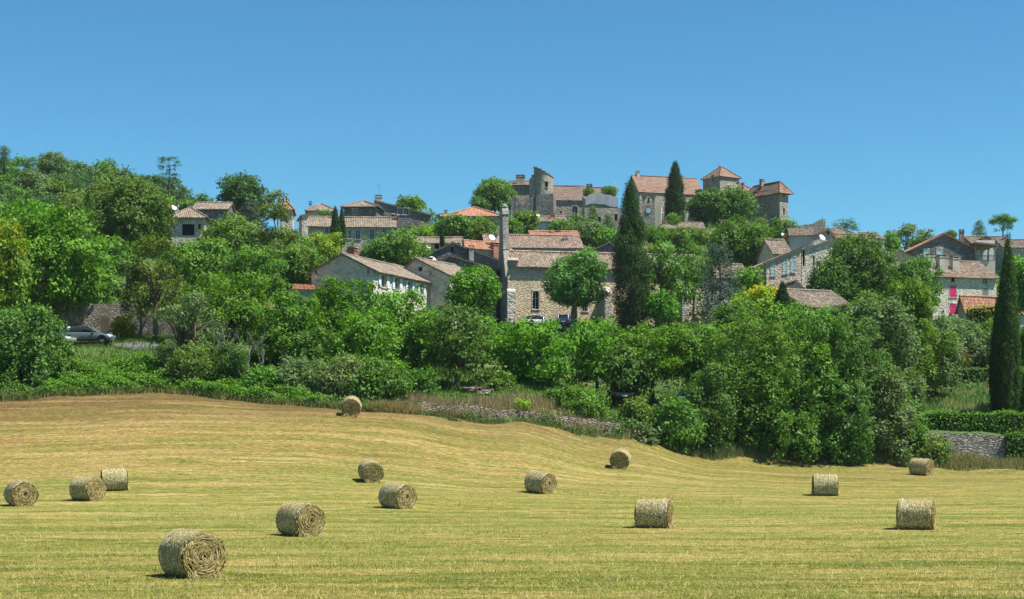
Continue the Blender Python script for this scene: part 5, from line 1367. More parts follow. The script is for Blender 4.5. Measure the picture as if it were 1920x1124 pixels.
tree(1112, 385, 430, 30, 285, 'cedar', 'deep', 'conifer_tree', 'pointed dark conifer below the cement faced castle block', 'conifer')
tree(1140, 400, 440, 28, 284, 'cedar', 'deep', 'conifer_tree', 'dark conifer left of the tallest cypress top', 'conifer')
tree(1100, 418, 460, 75, 264, 'broad', 'grey', BT, 'grey-green tree on the slope below the castle terrace wall')
tree(1135, 430, 465, 60, 262, 'broad', 'mid', BT, 'tree on the slope just left of the tallest cypress')
tree(1142, 349, 366, 26, 317, 'shrub', 'mid', 'bush', 'bush growing on top of the cement faced castle block', 'bush')
tree(1104, 353, 366, 20, 317.3, 'shrub', 'olive', 'bush', 'tuft of weeds on the left corner of the cement faced block', 'bush')
tree(1266, 306, 420, 40, 312, 'cypress', 'cyp', 'cypress_tree', 'dark cypress standing before the long castle hall')
tree(1328, 357, 416, 80, 316, 'dense', 'deep', BT, 'left one of two round trees before the castle')
tree(1376, 352, 416, 74, 318, 'dense', 'deep', BT, 'right one of two round trees before the castle')
tree(1262, 400, 424, 34, 304, 'shrub', 'mid', 'bush', 'green bush at the foot of the castle cypress', 'bush')
tree(1232, 428, 455, 60, 280, 'broad', 'mid', BT, 'tree below the clock tower')
tree(1290, 430, 460, 80, 278, 'broad', 'mid', BT, 'tree below the small house with the red chimney pot')
tree(1425, 412, 432, 40, 308, 'shrub', 'olive', 'bush', 'weedy bush on the rubble below the castle keep', 'bush')
tree(1465, 418, 440, 80, 292, 'shrub', 'mid', 'bush', 'bushes along the dark parapet wall', 'bush')
tree(1585, 408, 432, 60, 285, 'spiky', 'deep', 'shrub', 'spiky upright shrubs on the skyline above the ribbed brown roof', 'shrub')
tree(1548, 412, 432, 22, 300, 'spiky', 'mid', 'shrub', 'small spiky shrub on the broken end of the parapet wall', 'shrub')
tree(1698, 424, 480, 82, 290, 'airy', 'grey', BT, 'bluish loose tree on the skyline left of the dark gabled house')
tree(1735, 430, 466, 40, 288, 'airy', 'brown', BT, 'brownish tree between bluish tree and dark gabled house')
tree(1668, 442, 480, 46, 284, 'broad', 'mid', BT, 'low dense tree right of the cream gable end')
tree(1783, 432, 446, 22, 285, 'shrub', 'olive', 'bush', 'olive bush peeping over the roof of the dark gabled house', 'bush')
tree(1836, 412, 446, 28, 300, 'cedar', 'mid', 'pine_tree', 'narrow thin pine beside the umbrella pine on the right skyline', 'pine')
tree(1880, 403, 445, 66, 300, 'pine', 'mid', 'pine_tree', 'umbrella pine on the right skyline', 'pine')
# ---- cedars and the wood on the left hill
tree(317, 294, 345, 50, 300, 'flatcedar', 'dark', 'cedar_tree', 'flat-topped cedar standing alone above the left wood', 'cedar')
tree(8, 272, 380, 60, 330, 'cedar', 'dark', 'conifer_tree', 'ragged tall conifer at the far left of the skyline', 'conifer')
wr = random.Random(3)
sky_pts = [(0, 290), (30, 292), (62, 292), (100, 288), (130, 298), (160, 302), (205, 298), (228, 316), (258, 320), (285, 318), (318, 338), (345, 348), (362, 365)]
for i, (px, yt) in enumerate(sky_pts):
    tree(px + wr.uniform(-5, 5), yt + wr.uniform(-2, 4), yt + 75, wr.uniform(46, 70), 330 + wr.uniform(-8, 14), wr.choice(['broad', 'broad', 'dense', 'airy']), wr.choice(['far', 'far', 'dark', 'mid']), BT,
         'tree of the mixed wood whose top forms the left skyline', group='skyline trees of the left wood')
for row, (y0, Y0, n, pxm) in enumerate([(318, 305, 9, 290), (342, 280, 9, 320), (370, 250, 8, 330), (400, 225, 6, 170)]):
    for i in range(n):
        px = -20 + (pxm + 20)*(i + .5)/n + wr.uniform(-10, 10); yy = y0 + wr.uniform(-6, 10) + max(0, px - 180)*.12
        tree(px, yy, yy + 80, wr.uniform(55, 85), Y0 + wr.uniform(-8, 8), wr.choice(['broad', 'dense', 'airy', 'broad']), wr.choice(['far', 'mid', 'mid', 'olive', 'dark', 'grey']), BT,
             'tree within the mixed wood covering the left hill', group='trees inside the left wood')
tree(385, 372, 395, 45, 300, 'broad', 'far', BT, 'distant treetop in the dip right of the left wood')
tree(345, 378, 410, 60, 240, 'dense', 'deep', BT, 'dark tree directly left of the plain tan roof')
tree(175, 345, 372, 40, 285, 'dense', 'blue', BT, 'bluish dark tree in the middle of the left wood')

# ---- bare dead shrubs
def dead_shrub(px, ybase, ytop, w, Y, label, n, seed):
    r = random.Random(seed); x = xat(px, Y); g = gzf(x, Y); H = zat(ytop, Y) - g; W_ = w*Y/F_PX; m = MB()
    def grow(p, d, ln, rad, lev):
        q = p + d*ln; md = p.lerp(q, .5) + Vector((r.uniform(-.1, .1), r.uniform(-.1, .1), r.uniform(-.05, .1)))*ln*.6
        m.tube([p, md, q], [rad, rad*.8, rad*.55], 5 if lev == 0 else 4)
        if lev < 3:
            for _ in range(r.choice((2, 3, 3))):
                d2 = (d + Vector((r.uniform(-.75, .75), r.uniform(-.6, .6), r.uniform(-.1, .45)))).normalized()
                grow(p.lerp(q, r.uniform(.55, 1)), d2, ln*r.uniform(.5, .75), rad*.5, lev+1)
    for i in range(n):
        a = r.uniform(-.5, .5); d = Vector((a*W_/H*1.8 + r.uniform(-.35, .35), r.uniform(-.25, .25), 1)).normalized()
        grow(Vector((a*W_*.35, r.uniform(-.4, .4), -.2)), d, H*r.uniform(.32, .46), r.uniform(.018, .04), 0)
    o = m.build('dead_shrub', M['deadwood']); o.location = (x, Y, g); tag(o, label, 'dead shrub')
dead_shrub(482, 710, 585, 100, 118.2, 'bare dead branches standing out pale against the bright trees', 6, 4)
dead_shrub(425, 690, 545, 80, 120.5, 'second taller cluster of bare dead stems left of the pale dead branches', 4, 8)
dead_shrub(335, 690, 520, 50, 121.0, 'bleached crooked dead stems among the sapling thicket', 3, 13)
dead_shrub(800, 410, 378, 46, 268, 'leafless twigs on the skyline right of the rubble house', 6, 21)
dead_shrub(541, 392, 360, 24, 222, 'leafless branch tips beside the locust tree', 3, 23)

# ------------------------------------------------------------------ grass and weeds
def blades(label, name, N, sampler, lmin, lmax, width, stops, lean=.5, cat=None, seed=1, tone_fn=None, trans=.25, patch=None):
    r = np.random.default_rng(seed)
    x, y = sampler(r, N); z = gz(x, y); n = len(x)
    ln = r.uniform(lmin, lmax, n); a = r.random(n)*2*math.pi; le = np.abs(r.normal(lean, .25, n))
    tip = np.stack([x + np.cos(a)*le*ln, y + np.sin(a)*le*ln, z + ln*np.sqrt(np.maximum(.06, 1 - np.minimum(le, .97)**2))], -1)
    b = r.random(n)*math.pi; wv = np.stack([np.cos(b), np.sin(b)*.5, 0*b], -1)*(width*r.uniform(.6, 1.4, n))[:, None]*.5
    P = np.stack([x, y, z - .02], -1)
    V = np.stack([P - wv, P + wv, tip], 1).reshape(-1, 3)
    tone = np.clip(r.normal(.5, .2, n), 0, 1) if tone_fn is None else np.clip(tone_fn(x, y, r), 0, 1)
    me = np_mesh(name, V, np.arange(len(V)).reshape(-1, 3), {'tone': tone})
    o = link(name, me, stops if isinstance(stops, bpy.types.Material) else blade_mat(name + '_blades', stops, trans, patch))
    return tag(o, label, cat or 'grass', kind='stuff')

def field_sampler(y0, y1, margin=1.06):
    def f(r, N):
        # even in the picture rather than in metres: density falls with distance
        t = r.random(N); y = 1/(1/y0 + (1/y1 - 1/y0)*t); x = r.uniform(-1, 1, N)*y*960/F_PX*margin
        k = y < yedge(x) - .2
        return x[k], y[k]
    return f
def rows_tone(x, y, r):
    a = R(-22); v = -x*math.sin(a)*1.0 + y*math.cos(a) + 1.5*np.sin(x*.07 + y*.03) + .5*np.sin(x*.3)
    s = np.sin(v*2.3 + 1.2*np.sin(v*.71 + x*.05)) * .5 + np.sin(v*.83 + 2)*.4
    return .5 + .17*s + r.normal(0, .17, len(x))
blades('short mown grass stubble covering the hay field', 'grass_stubble', 420000, field_sampler(33, 112), .03, .085, .017, stubble_mat(), .85, seed=2, tone_fn=lambda x, y, r: r.normal(.5, .21, len(x)))
blades('loose cut straw lying in thin rows on the field', 'loose_straw', 26000, field_sampler(33, 112), .10, .28, .016, [(0, (.40, .30, .12)), (.6, (.56, .46, .22)), (1, (.68, .6, .36))], .97, cat='straw', seed=3,
       tone_fn=lambda x, y, r: r.normal(.5, .25, len(x)))
def tufts(r, N):
    pts = [(1020, 921, 90), (1180, 918, 90), (1300, 917, 84), (1250, 914, 88), (300, 1090, 40), (610, 1010, 53), (370, 968, 70), (1500, 1015, 55), (900, 985, 60), (1700, 1040, 48), (120, 870, 97), (860, 925, 80), (1420, 940, 72), (650, 1060, 45)]
    xs_, ys_ = [], []
    for px, py, Y in pts:
        n = N//len(pts); c = r.normal(0, 1, (n, 2)); xs_.append(xat(px, Y) + c[:, 0]*1.8); ys_.append(Y + c[:, 1]*1.3)
    return np.concatenate(xs_), np.concatenate(ys_)
blades('greener uncut grass tufts scattered over the field', 'grass_tufts', 3200, tufts, .06, .16, .025, [(0, (.13, .18, .035)), (.6, (.21, .25, .055)), (1, (.34, .33, .10))], .5, seed=4)

def band(px0, px1, o0, o1, clump=0.0):
    """strip measured outward from the field edge"""
    def f(r, N):
        px = r.uniform(px0, px1, N); off = r.uniform(o0, o1, N)
        x = (px - CX)*117/F_PX; y = yedge(x) + off; x = (px - CX)*y/F_PX
        if clump:
            k = (np.sin(x*2.1)*np.sin(y*2.7 + x) + np.sin(x*.9 + 2)*np.sin(y*1.1)) > -clump
            x, y = x[k], y[k]
        return x, y
    return f
blades('tall wild grass along the rim of the field', 'rim_grass', 22000, lambda r, N: (lambda a, b: (np.concatenate([a[0], b[0]]), np.concatenate([a[1], b[1]])))(band(-30, 775, -.5, 1.6)(r, N//2), band(1170, 1950, -.5, 1.6)(r, N//2)), .25, .75, .05, [(0, (.06, .10, .03)), (.4, (.12, .17, .05)), (.7, (.30, .26, .10)), (1, (.48, .38, .18))], .35, seed=5)
blades('short green grass at the foot of the tumbledown wall', 'wall_foot_grass', 6000, band(770, 1175, -.5, .5, .5), .12, .4, .04, [(0, (.06, .11, .04)), (.5, (.12, .18, .06)), (1, (.34, .29, .12))], .4, seed=15)
blades('dry brown grass on the bank above the tumbledown wall', 'dry_grass', 17000, band(740, 1130, .7, 5.0, .45), .4, 1.0, .05, [(0, (.10, .13, .05)), (.3, (.22, .18, .08)), (.6, (.40, .31, .16)), (1, (.58, .47, .28))], .35, seed=6)
blades('tawny grass tussocks right of the farthest hay bale', 'dry_tussocks', 5200, band(690, 790, -.3, 1.6, .4), .4, .95, .05, [(0, (.2, .15, .06)), (.6, (.38, .29, .12)), (1, (.5, .42, .2))], .45, seed=7)
blades('long shaded grass under the hedgerow', 'hedgerow_grass', 12000, band(1180, 1720, -.2, 1.8), .4, 1.0, .05, [(0, (.05, .09, .035)), (.6, (.10, .15, .06)), (1, (.3, .28, .12))], .3, seed=8)
blades('pale dry grass in front of the garden wall', 'wall_grass', 4500, band(1730, 1960, .2, 2.2), .3, .8, .05, [(0, (.12, .14, .04)), (.5, (.3, .26, .1)), (1, (.5, .42, .2))], .35, seed=9)
blades('green lawn grass on the terraces behind the field', 'terrace_grass', 70000, band(-30, 1380, 4.0, 24.0), .12, .38, .07, [(0, (.06, .12, .02)), (.5, (.10, .18, .03)), (1, (.20, .24, .06))], .4, seed=10)
def rt(r, N):
    px = r.uniform(1660, 1960, N); y = r.uniform(129, 156, N); return xat(px, y), y
blades('feathery green crop on the sloping terrace at the right', 'terrace_crop', 30000, rt, .3, .75, .09, [(0, (.08, .19, .04)), (.5, (.13, .28, .06)), (1, (.22, .34, .10))], .35, seed=11,
       patch=((3.0, 1.3, 2.6), .16))
def hs_(r, N):
    y = r.uniform(140, 330, N); x = r.uniform(-1.05, 1.05, N)*y*960/F_PX; return x, y
blades('rough grass between the trees and houses of the hill', 'hill_grass', 60000, hs_, .3, .8, .16, [(0, (.05, .10, .025)), (.6, (.09, .15, .035)), (1, (.24, .21, .09))], .4, seed=12)

# leafy weeds on the left bank: small leaf clumps
def weeds(label, name, N, sampler, hmax, leaf, color, seed):
    r = np.random.default_rng(seed); x, y = sampler(r, N//14)
    hb = hmax*(.35 + .65*np.abs(np.sin(x*1.1 + np.sin(y*1.7)*1.3)*np.sin(y*1.3 + x*.6)))
    n = len(x); k = 14; f = r.random((n, k))**.6
    P = np.stack([np.repeat(x, k), np.repeat(y, k), np.repeat(gz(x, y), k)], -1) + r.normal(0, .16, (n*k, 3))
    P[:, 2] = np.repeat(gz(x, y), k) + (hb[:, None]*f).ravel() + r.normal(0, .05, n*k)
    nrm = unit(np.array([0, -.25, .8]) + r.normal(0, .55, P.shape)); sp = r.normal(0, 1, P.shape)
    a = unit(sp - (sp*nrm).sum(-1, keepdims=True)*nrm); b = np.cross(nrm, a); sz = leaf*r.uniform(.6, 1.5, (n*k, 1))
    V = np.stack([P - a*sz*.5, P + b*sz*.3, P + a*sz*.5 - nrm*sz*.1, P - b*sz*.3], 1).reshape(-1, 3)
    tone = np.clip(np.repeat(r.normal(.5, .17, n), k) + r.normal(0, .12, n*k), 0, 1)
    me = np_mesh(name, V, np.arange(len(V)).reshape(-1, 4), {'tone': tone}); o = link(name, me, M['leaf'], None, color)
    return tag(o, label, 'weeds', kind='stuff')
weeds('leafy green weeds covering the left bank above the field', 'bank_weeds', 95000, band(90, 610, .2, 7.5, .9), 1.15, .17, (.10, .22, .020), 21)
weeds('weedy undergrowth at the foot of the left bushes', 'rim_weeds', 22000, band(-30, 720, -.2, 2.2, .7), .8, .17, (.07, .15, .022), 22)
weeds('brambles and nettles at the foot of the hedgerow', 'hedgerow_weeds', 30000, band(1160, 1730, .8, 4.0, .8), 1.1, .18, (.07, .15, .026), 23)
weeds('weeds growing over the tumbledown wall', 'wall_weeds', 9000, band(760, 1170, -.2, 3.2, .1), .7, .15, (.085, .14, .035), 24)
weeds('undergrowth between the gardens of the hill', 'hill_undergrowth', 90000, hs_, 1.5, .36, (.066, .14, .024), 25)

# ------------------------------------------------------------------ hay bales
def hay_mat(name, end):
    m = NT(name); a = m.n('ShaderNodeAttribute', attribute_name='tone')
    o = m.coord(); 
    if end:
        c = m.ramp(a.outputs['Fac'], [(0, (.018, .014, .006)), (.35, (.075, .056, .02)), (.65, (.29, .21, .06)), (1, (.60, .47, .18))])
        n = m.noise(m.coord((1, 14, 14)), 3.0, 4)
    else:
        n = m.noise(m.coord((9, 2.2, 2.2)), 4.0, 5, .7)
        c = m.ramp(m.math('ADD', m.math('MULTIPLY', a.outputs['Fac'], .4), m.math('MULTIPLY', n, .6)), [(.3, (.11, .095, .04)), (.44, (.25, .22, .095)), (.57, (.42, .37, .20)), (.72, (.62, .58, .42))])
    c = m.mix(1, c, m.ramp(n, [(.3, grey(.8)), (.7, grey(1.15))]), 'MULTIPLY')
    m.bump(n, .8, .03)
    return m.fin(c, .9, .2)
M['hay_side'] = hay_mat('net_wrapped_hay', False); M['hay_end'] = hay_mat('rolled_hay_end', True)
M['hay_net'] = paint('glossy_bale_net', (.55, .56, .56), .35, .5, .3)
def straw_mat():
    m = NT('straw'); a = m.n('ShaderNodeAttribute', attribute_name='tone')
    return m.fin(m.ramp(a.outputs['Fac'], [(0, (.09, .07, .025)), (.35, (.30, .24, .08)), (.7, (.50, .41, .17)), (1, (.72, .64, .38))]), .7, .25)
M['straw'] = straw_mat()
BR, BL = .625, 1.3
def bale_proto(seed):
    r = np.random.default_rng(seed); out = {}
    nx, nt = 34, 110
    xs_ = np.linspace(-BL/2, BL/2, nx); th = np.linspace(0, 2*math.pi, nt, endpoint=False)
    X, T = np.meshgrid(xs_, th, indexing='ij')
    edge = 1 - .05*np.clip((np.abs(X)/(BL/2) - .86)/.14, 0, 1)**2
    band_ = np.cumsum(r.normal(0, 1, nx)); band_ = (band_ - band_.mean())/(np.abs(band_).max()+.01)
    rr = BR*edge + .010*band_[:, None] + r.normal(0, .007, X.shape) + .010*np.sin(T*3 + seed) 
    rr = rr + .012*np.sin(T*5 + X*3 + seed*2) + (r.normal(0, .012, (1, nt)))*(np.abs(X) > BL*.44)
    Yc, Zc = rr*np.cos(T)*1.03, rr*np.sin(T)*.975; Zc = np.maximum(Zc, -BR + .085); Yc = Yc*(1 + .05*np.clip(-Zc/BR - .3, 0, 1))
    V = np.stack([X, Yc, Zc + BR - .08], -1).reshape(-1, 3)
    i, j = np.meshgrid(np.arange(nx-1), np.arange(nt), indexing='ij'); jn = (j+1) % nt
    F = np.stack([i*nt+j, i*nt+jn, (i+1)*nt+jn, (i+1)*nt+j], -1).reshape(-1, 4)
    me = np_mesh('bale_side', V, F, {'tone': np.clip(r.normal(.5, .25, len(F)), 0, 1)}, smooth=True); me.materials.append(M['hay_side']); out['side'] = me
    for side in (-1, 1):
        nr = 46; q = np.linspace(1, .0, nr); Q, T2 = np.meshgrid(q, th, indexing='ij')
        spiral = np.sin(2*math.pi*(Q*9 + T2/(2*math.pi)) + 1.2*np.sin(T2*2 + Q*9) + r.normal(0, .35, Q.shape))
        bulge = .05*(1 - Q**2) - .10*np.exp(-(Q/.12)**2)*(seed % 2) - .03*np.exp(-((Q-.35)/.05)**2)
        dx = bulge + .032*spiral*(Q > .04)*(Q < .985) + r.normal(0, .006, Q.shape)*(Q < .97)
        R2 = Q*BR*.949; Y2, Z2 = R2*np.cos(T2)*1.03, np.maximum(R2*np.sin(T2)*.975, -BR + .085); Y2 = Y2*(1 + .05*np.clip(-Z2/BR - .3, 0, 1)*Q)
        V = np.stack([side*(BL/2 + dx), Y2, Z2 + BR - .08], -1).reshape(-1, 3)
        i, j = np.meshgrid(np.arange(nr-1), np.arange(nt), indexing='ij'); jn = (j+1) % nt
        F = np.stack([i*nt+j, (i+1)*nt+j, (i+1)*nt+jn, i*nt+jn], -1).reshape(-1, 4)
        if side < 0: F = F[:, ::-1]
        tone = (.36 + .40*spiral[:-1] + r.normal(0, .16, spiral[:-1].shape) + .15*np.sin(Q[:-1]*22 + seed)).ravel()
        me = np_mesh('bale_end', V, F, {'tone': np.clip(tone, 0, 1)}); me.materials.append(M['hay_end']); out[side] = me
    # loose straws: bent strips on the ends (following the roll), on the side and round the foot
    Vs, Ts = [], []
    def strips(p, t, nrm, ln, w, lift, curve):
        n = len(p); s = np.cross(t, nrm)
        p0 = p; p1 = p + t*ln[:, None]*.5 + nrm*lift[:, None] + curve*.5; p2 = p + t*ln[:, None] + nrm*lift[:, None]*.4 + curve*2
        ws = s*w[:, None]
        Vs.append(np.stack([p0-ws, p0+ws, p1+ws*.8, p1-ws*.8, p1-ws*.8, p1+ws*.8, p2+ws*.3, p2-ws*.3], 1).reshape(-1, 3))
        Ts.append(np.repeat(np.clip(r.normal(.52, .28, n), 0, 1), 2))
    for side in (-1, 1):
        n = 520; q = np.sqrt(r.uniform(.004, .95, n)); a = r.random(n)*2*math.pi
        rad = np.stack([0*a, np.cos(a), np.sin(a)], -1); tan = np.stack([0*a, -np.sin(a), np.cos(a)], -1)
        p = rad*(q*BR*.95)[:, None]; p[:, 2] = np.maximum(p[:, 2], -BR+.08); p += np.array([0, 0, BR - .05]); p[:, 0] = side*(BL/2 + .05*(1-q**2) + .012)
        tt = unit(tan + r.normal(0, .22, p.shape)*np.array([.15, 1, 1])); ln = r.uniform(.08, .30, n)
        cur = -rad*(ln**2/(2*np.maximum(q*BR, .1)))[:, None]*.5
        strips(p, tt, np.tile([side, 0., 0.], (n, 1)), ln, r.uniform(.004, .008, n), np.abs(r.normal(.010, .014, n)), cur)
        n = 260; a = r.uniform(-.95, .95, n) - math.pi/2; q = r.uniform(.75, 1.02, n)
        p = np.stack([np.full(n, side*(BL/2 + .03)), q*BR*np.cos(a)*.95, np.maximum(q*BR*np.sin(a), -BR+.06) + BR - .08], -1)
        tt = unit(np.stack([side*r.uniform(.2, 1, n), r.normal(0, .5, n), r.uniform(-1, .3, n)], -1)); ln = r.uniform(.1, .38, n)
        strips(p, tt, np.tile([0., 0., 1.], (n, 1)), ln, r.uniform(.003, .006, n), np.abs(r.normal(.02, .02, n)), np.tile([0, 0, -.015], (n, 1)))
    n = 2600; a = r.random(n)*2*math.pi; xx = r.uniform(-BL/2*.97, BL/2*.97, n)
    rad = np.stack([0*a, np.cos(a), np.sin(a)], -1); tan = np.stack([0*a, -np.sin(a), np.cos(a)], -1)
    p = rad*(BR + .006); p[:, 0] = xx; p[:, 2] = np.maximum(p[:, 2], -BR + .06) + BR - .05
    tt = unit(tan*r.choice([-1, 1], n)[:, None] + np.stack([r.normal(0, .38, n), 0*a, 0*a], -1)); ln = r.uniform(.07, .28, n)
    strips(p, tt, rad, ln, r.uniform(.002, .0045, n), np.abs(r.normal(.006, .012, n)), -rad*(ln**2/(2*BR))[:, None]*.5)
    V = np.concatenate(Vs); V[:, 2] = np.maximum(V[:, 2], .01)
    me = np_mesh('bale_straw', V, np.arange(len(V)).reshape(-1, 4), {'tone': np.concatenate(Ts)}); me.materials.append(M['straw']); out['straw'] = me
    out['net'] = []
    for x0 in {1: (-.5,), 2: (.47,), 3: (-.44, .2)}[seed]:
        m = MB(); w = .018 + .012*r.random(); n = 48
        a0, a1 = R(20), R(200)
        for k in range(n):
            t0, t1 = a0 + (a1-a0)*k/n, a0 + (a1-a0)*(k+1)/n; rr_ = BR + .016
            m.quad((x0, rr_*math.cos(t0), rr_*math.sin(t0)+BR-.05), (x0+w, rr_*math.cos(t0), rr_*math.sin(t0)+BR-.05), (x0+w, rr_*math.cos(t1), rr_*math.sin(t1)+BR-.05), (x0, rr_*math.cos(t1), rr_*math.sin(t1)+BR-.05))
        out['net'].append(m.mesh('bale_net', M['hay_net']))
    return out
BP = [bale_proto(s) for s in (1, 2, 3)]
BALES = [(360, 1083, 92, 52, 'nearest and largest hay bale, its spiral end facing right'), (563, 1006, 66, 50, 'second nearest hay bale, behind and right of the largest one'),
         (40, 950, 50, 58, 'hay bale cut close to the left edge of the photo'), (165, 940, 47, 36, 'front one of the two overlapping hay bales at the left'),
         (215, 921, 43, -16, 'rear one of the two overlapping hay bales at the left'), (745, 955, 50, 47, 'hay bale with frayed straw at its lower right, front of the middle pair'),
         (695, 904, 41, 73, 'hay bale with its end towards the viewer, rear of the middle pair'), (658, 780, 36, 86, 'farthest hay bale on the upper rim of the field by the bushes'),
         (1013, 926, 42, 47, 'lone hay bale in the middle of the field below the church'), (1162, 879, 36, 98, 'hay bale seen end-on near the hedgerow, below the tallest cypress'),
         (1227, 992, 58, 19, 'large hay bale lying sideways right of the centre'), (1547, 931, 42, 8, 'hay bale seen exactly from the side on the right'),
         (1718, 995, 60, 21, 'largest hay bale at the right, with a loose straw end'), (1728, 893, 33, 47, 'small far hay bale before the garden wall at the right')]
for i, (px, yb, s, psi, lab) in enumerate(BALES):
    Y = F_PX*BR*2/s
    x = xat(px, Y)
    # slide along the ray until the ground is met
    for _ in range(40):
        zray = zat(yb - 2, Y); e = zray - gzf(xat(px, Y), Y)
        if abs(e) < .004: break
        Y += np.clip(e*4, -.8, .8)
    Y = float(Y)
    if abs(Y - F_PX*BR*2/s) > 14: Y = F_PX*BR*2/s
    x = xat(px, Y); z = gzf(x, Y)
    root = empty('round_hay_bale', (x, Y, z - .01), R(-psi), lab, 'hay bale', 'round hay bales scattered over the mown field')
    p = BP[i % 3]; sc = s*Y/F_PX/(BR*2); sc = min(max(sc, .9), 1.15); root.scale = (sc, sc, sc)
    dx = (gzf(x + .3, Y) - gzf(x - .3, Y))/.6; dy = (gzf(x, Y + .3) - gzf(x, Y - .3))/.6
    root.rotation_mode = 'QUATERNION'
    up = Vector((-dx, -dy, 1)).normalized(); ax = Vector((math.cos(R(-psi)), math.sin(R(-psi)), 0)); ax = (ax - up*ax.dot(up)).normalized(); ay = up.cross(ax)
    from mathutils import Matrix
    root.rotation_quaternion = Matrix((ax, ay, up)).transposed().to_quaternion()
    link('net_wrapped_side', p['side'], None, root); link('spiral_end', p[-1], None, root); link('spiral_end', p[1], None, root)
    link('loose_straw', p['straw'], None, root); [link('wrap_band', q, None, root) for q in p['net']]

# ------------------------------------------------------------------ tall stalks left standing in the foreground
def stalks():
    m = MB(); r = random.Random(9); Y = 36.6; x0 = xat(1520, Y); z0 = gzf(x0, Y)
    for i in range(8):
        bx_, by_ = r.uniform(-.25, .3), r.uniform(-.3, .3); ln = r.uniform(.35, .6); dx = -r.uniform(.25, .55)
        p = [Vector((bx_, by_, -.02)), Vector((bx_ + dx*.25, by_, ln*.5)), Vector((bx_ + dx*.7, by_, ln*.85)), Vector((bx_ + dx*1.3, by_, ln*.95))]
        m.tube(p, [.004, .004, .003, .002], 4); m.tube([p[2].lerp(p[3], .3), p[2].lerp(p[3], .7), p[3]], [.004, .010, .003], 5)
    o = m.build('grass_stalks', M['straw']); o.location = (x0, Y, z0); tag(o, 'few tall pale grass stalks bending left at the bottom edge of the field', 'grass stalks')
stalks()

# ------------------------------------------------------------------ cars
def car_paint(name, c, metal=.3):
    m = NT(name); m.b.inputs['Coat Weight'].default_value = .6; m.b.inputs['Coat Roughness'].default_value = .08
    n = m.noise(m.coord(), 2.5, 3)
    return m.fin(m.mix(1, c, m.ramp(n, [(.3, grey(.9)), (.7, grey(1.05))]), 'MULTIPLY'), .35, .5, metal)
M['c_green'] = car_paint('grey_green_car_paint', (.10, .135, .125)); M['c_silver'] = car_paint('silver_car_paint', (.30, .31, .32)); M['c_blue'] = car_paint('blue_car_paint', (.03, .075, .17))
M['c_black'] = car_paint('black_car_paint', (.012, .012, .014), .1); M['c_white'] = car_paint('white_car_paint', (.62, .63, .64), 0); M['c_teal'] = car_paint('teal_car_paint', (.03, .17, .20))
M['tyre'] = NT('black_tyre').fin((.02, .02, .021), .85, .2); M['rim'] = paint('alloy_rim', (.42, .42, .43), .35, .5, .15, 6, .8)
M['lamp'] = NT('clear_lamp').fin((.7, .72, .74), .15, .6); M['tail'] = NT('red_lamp').fin((.35, .01, .01), .25, .5); M['plate'] = NT('number_plate').fin((.7, .7, .66), .5, .3)
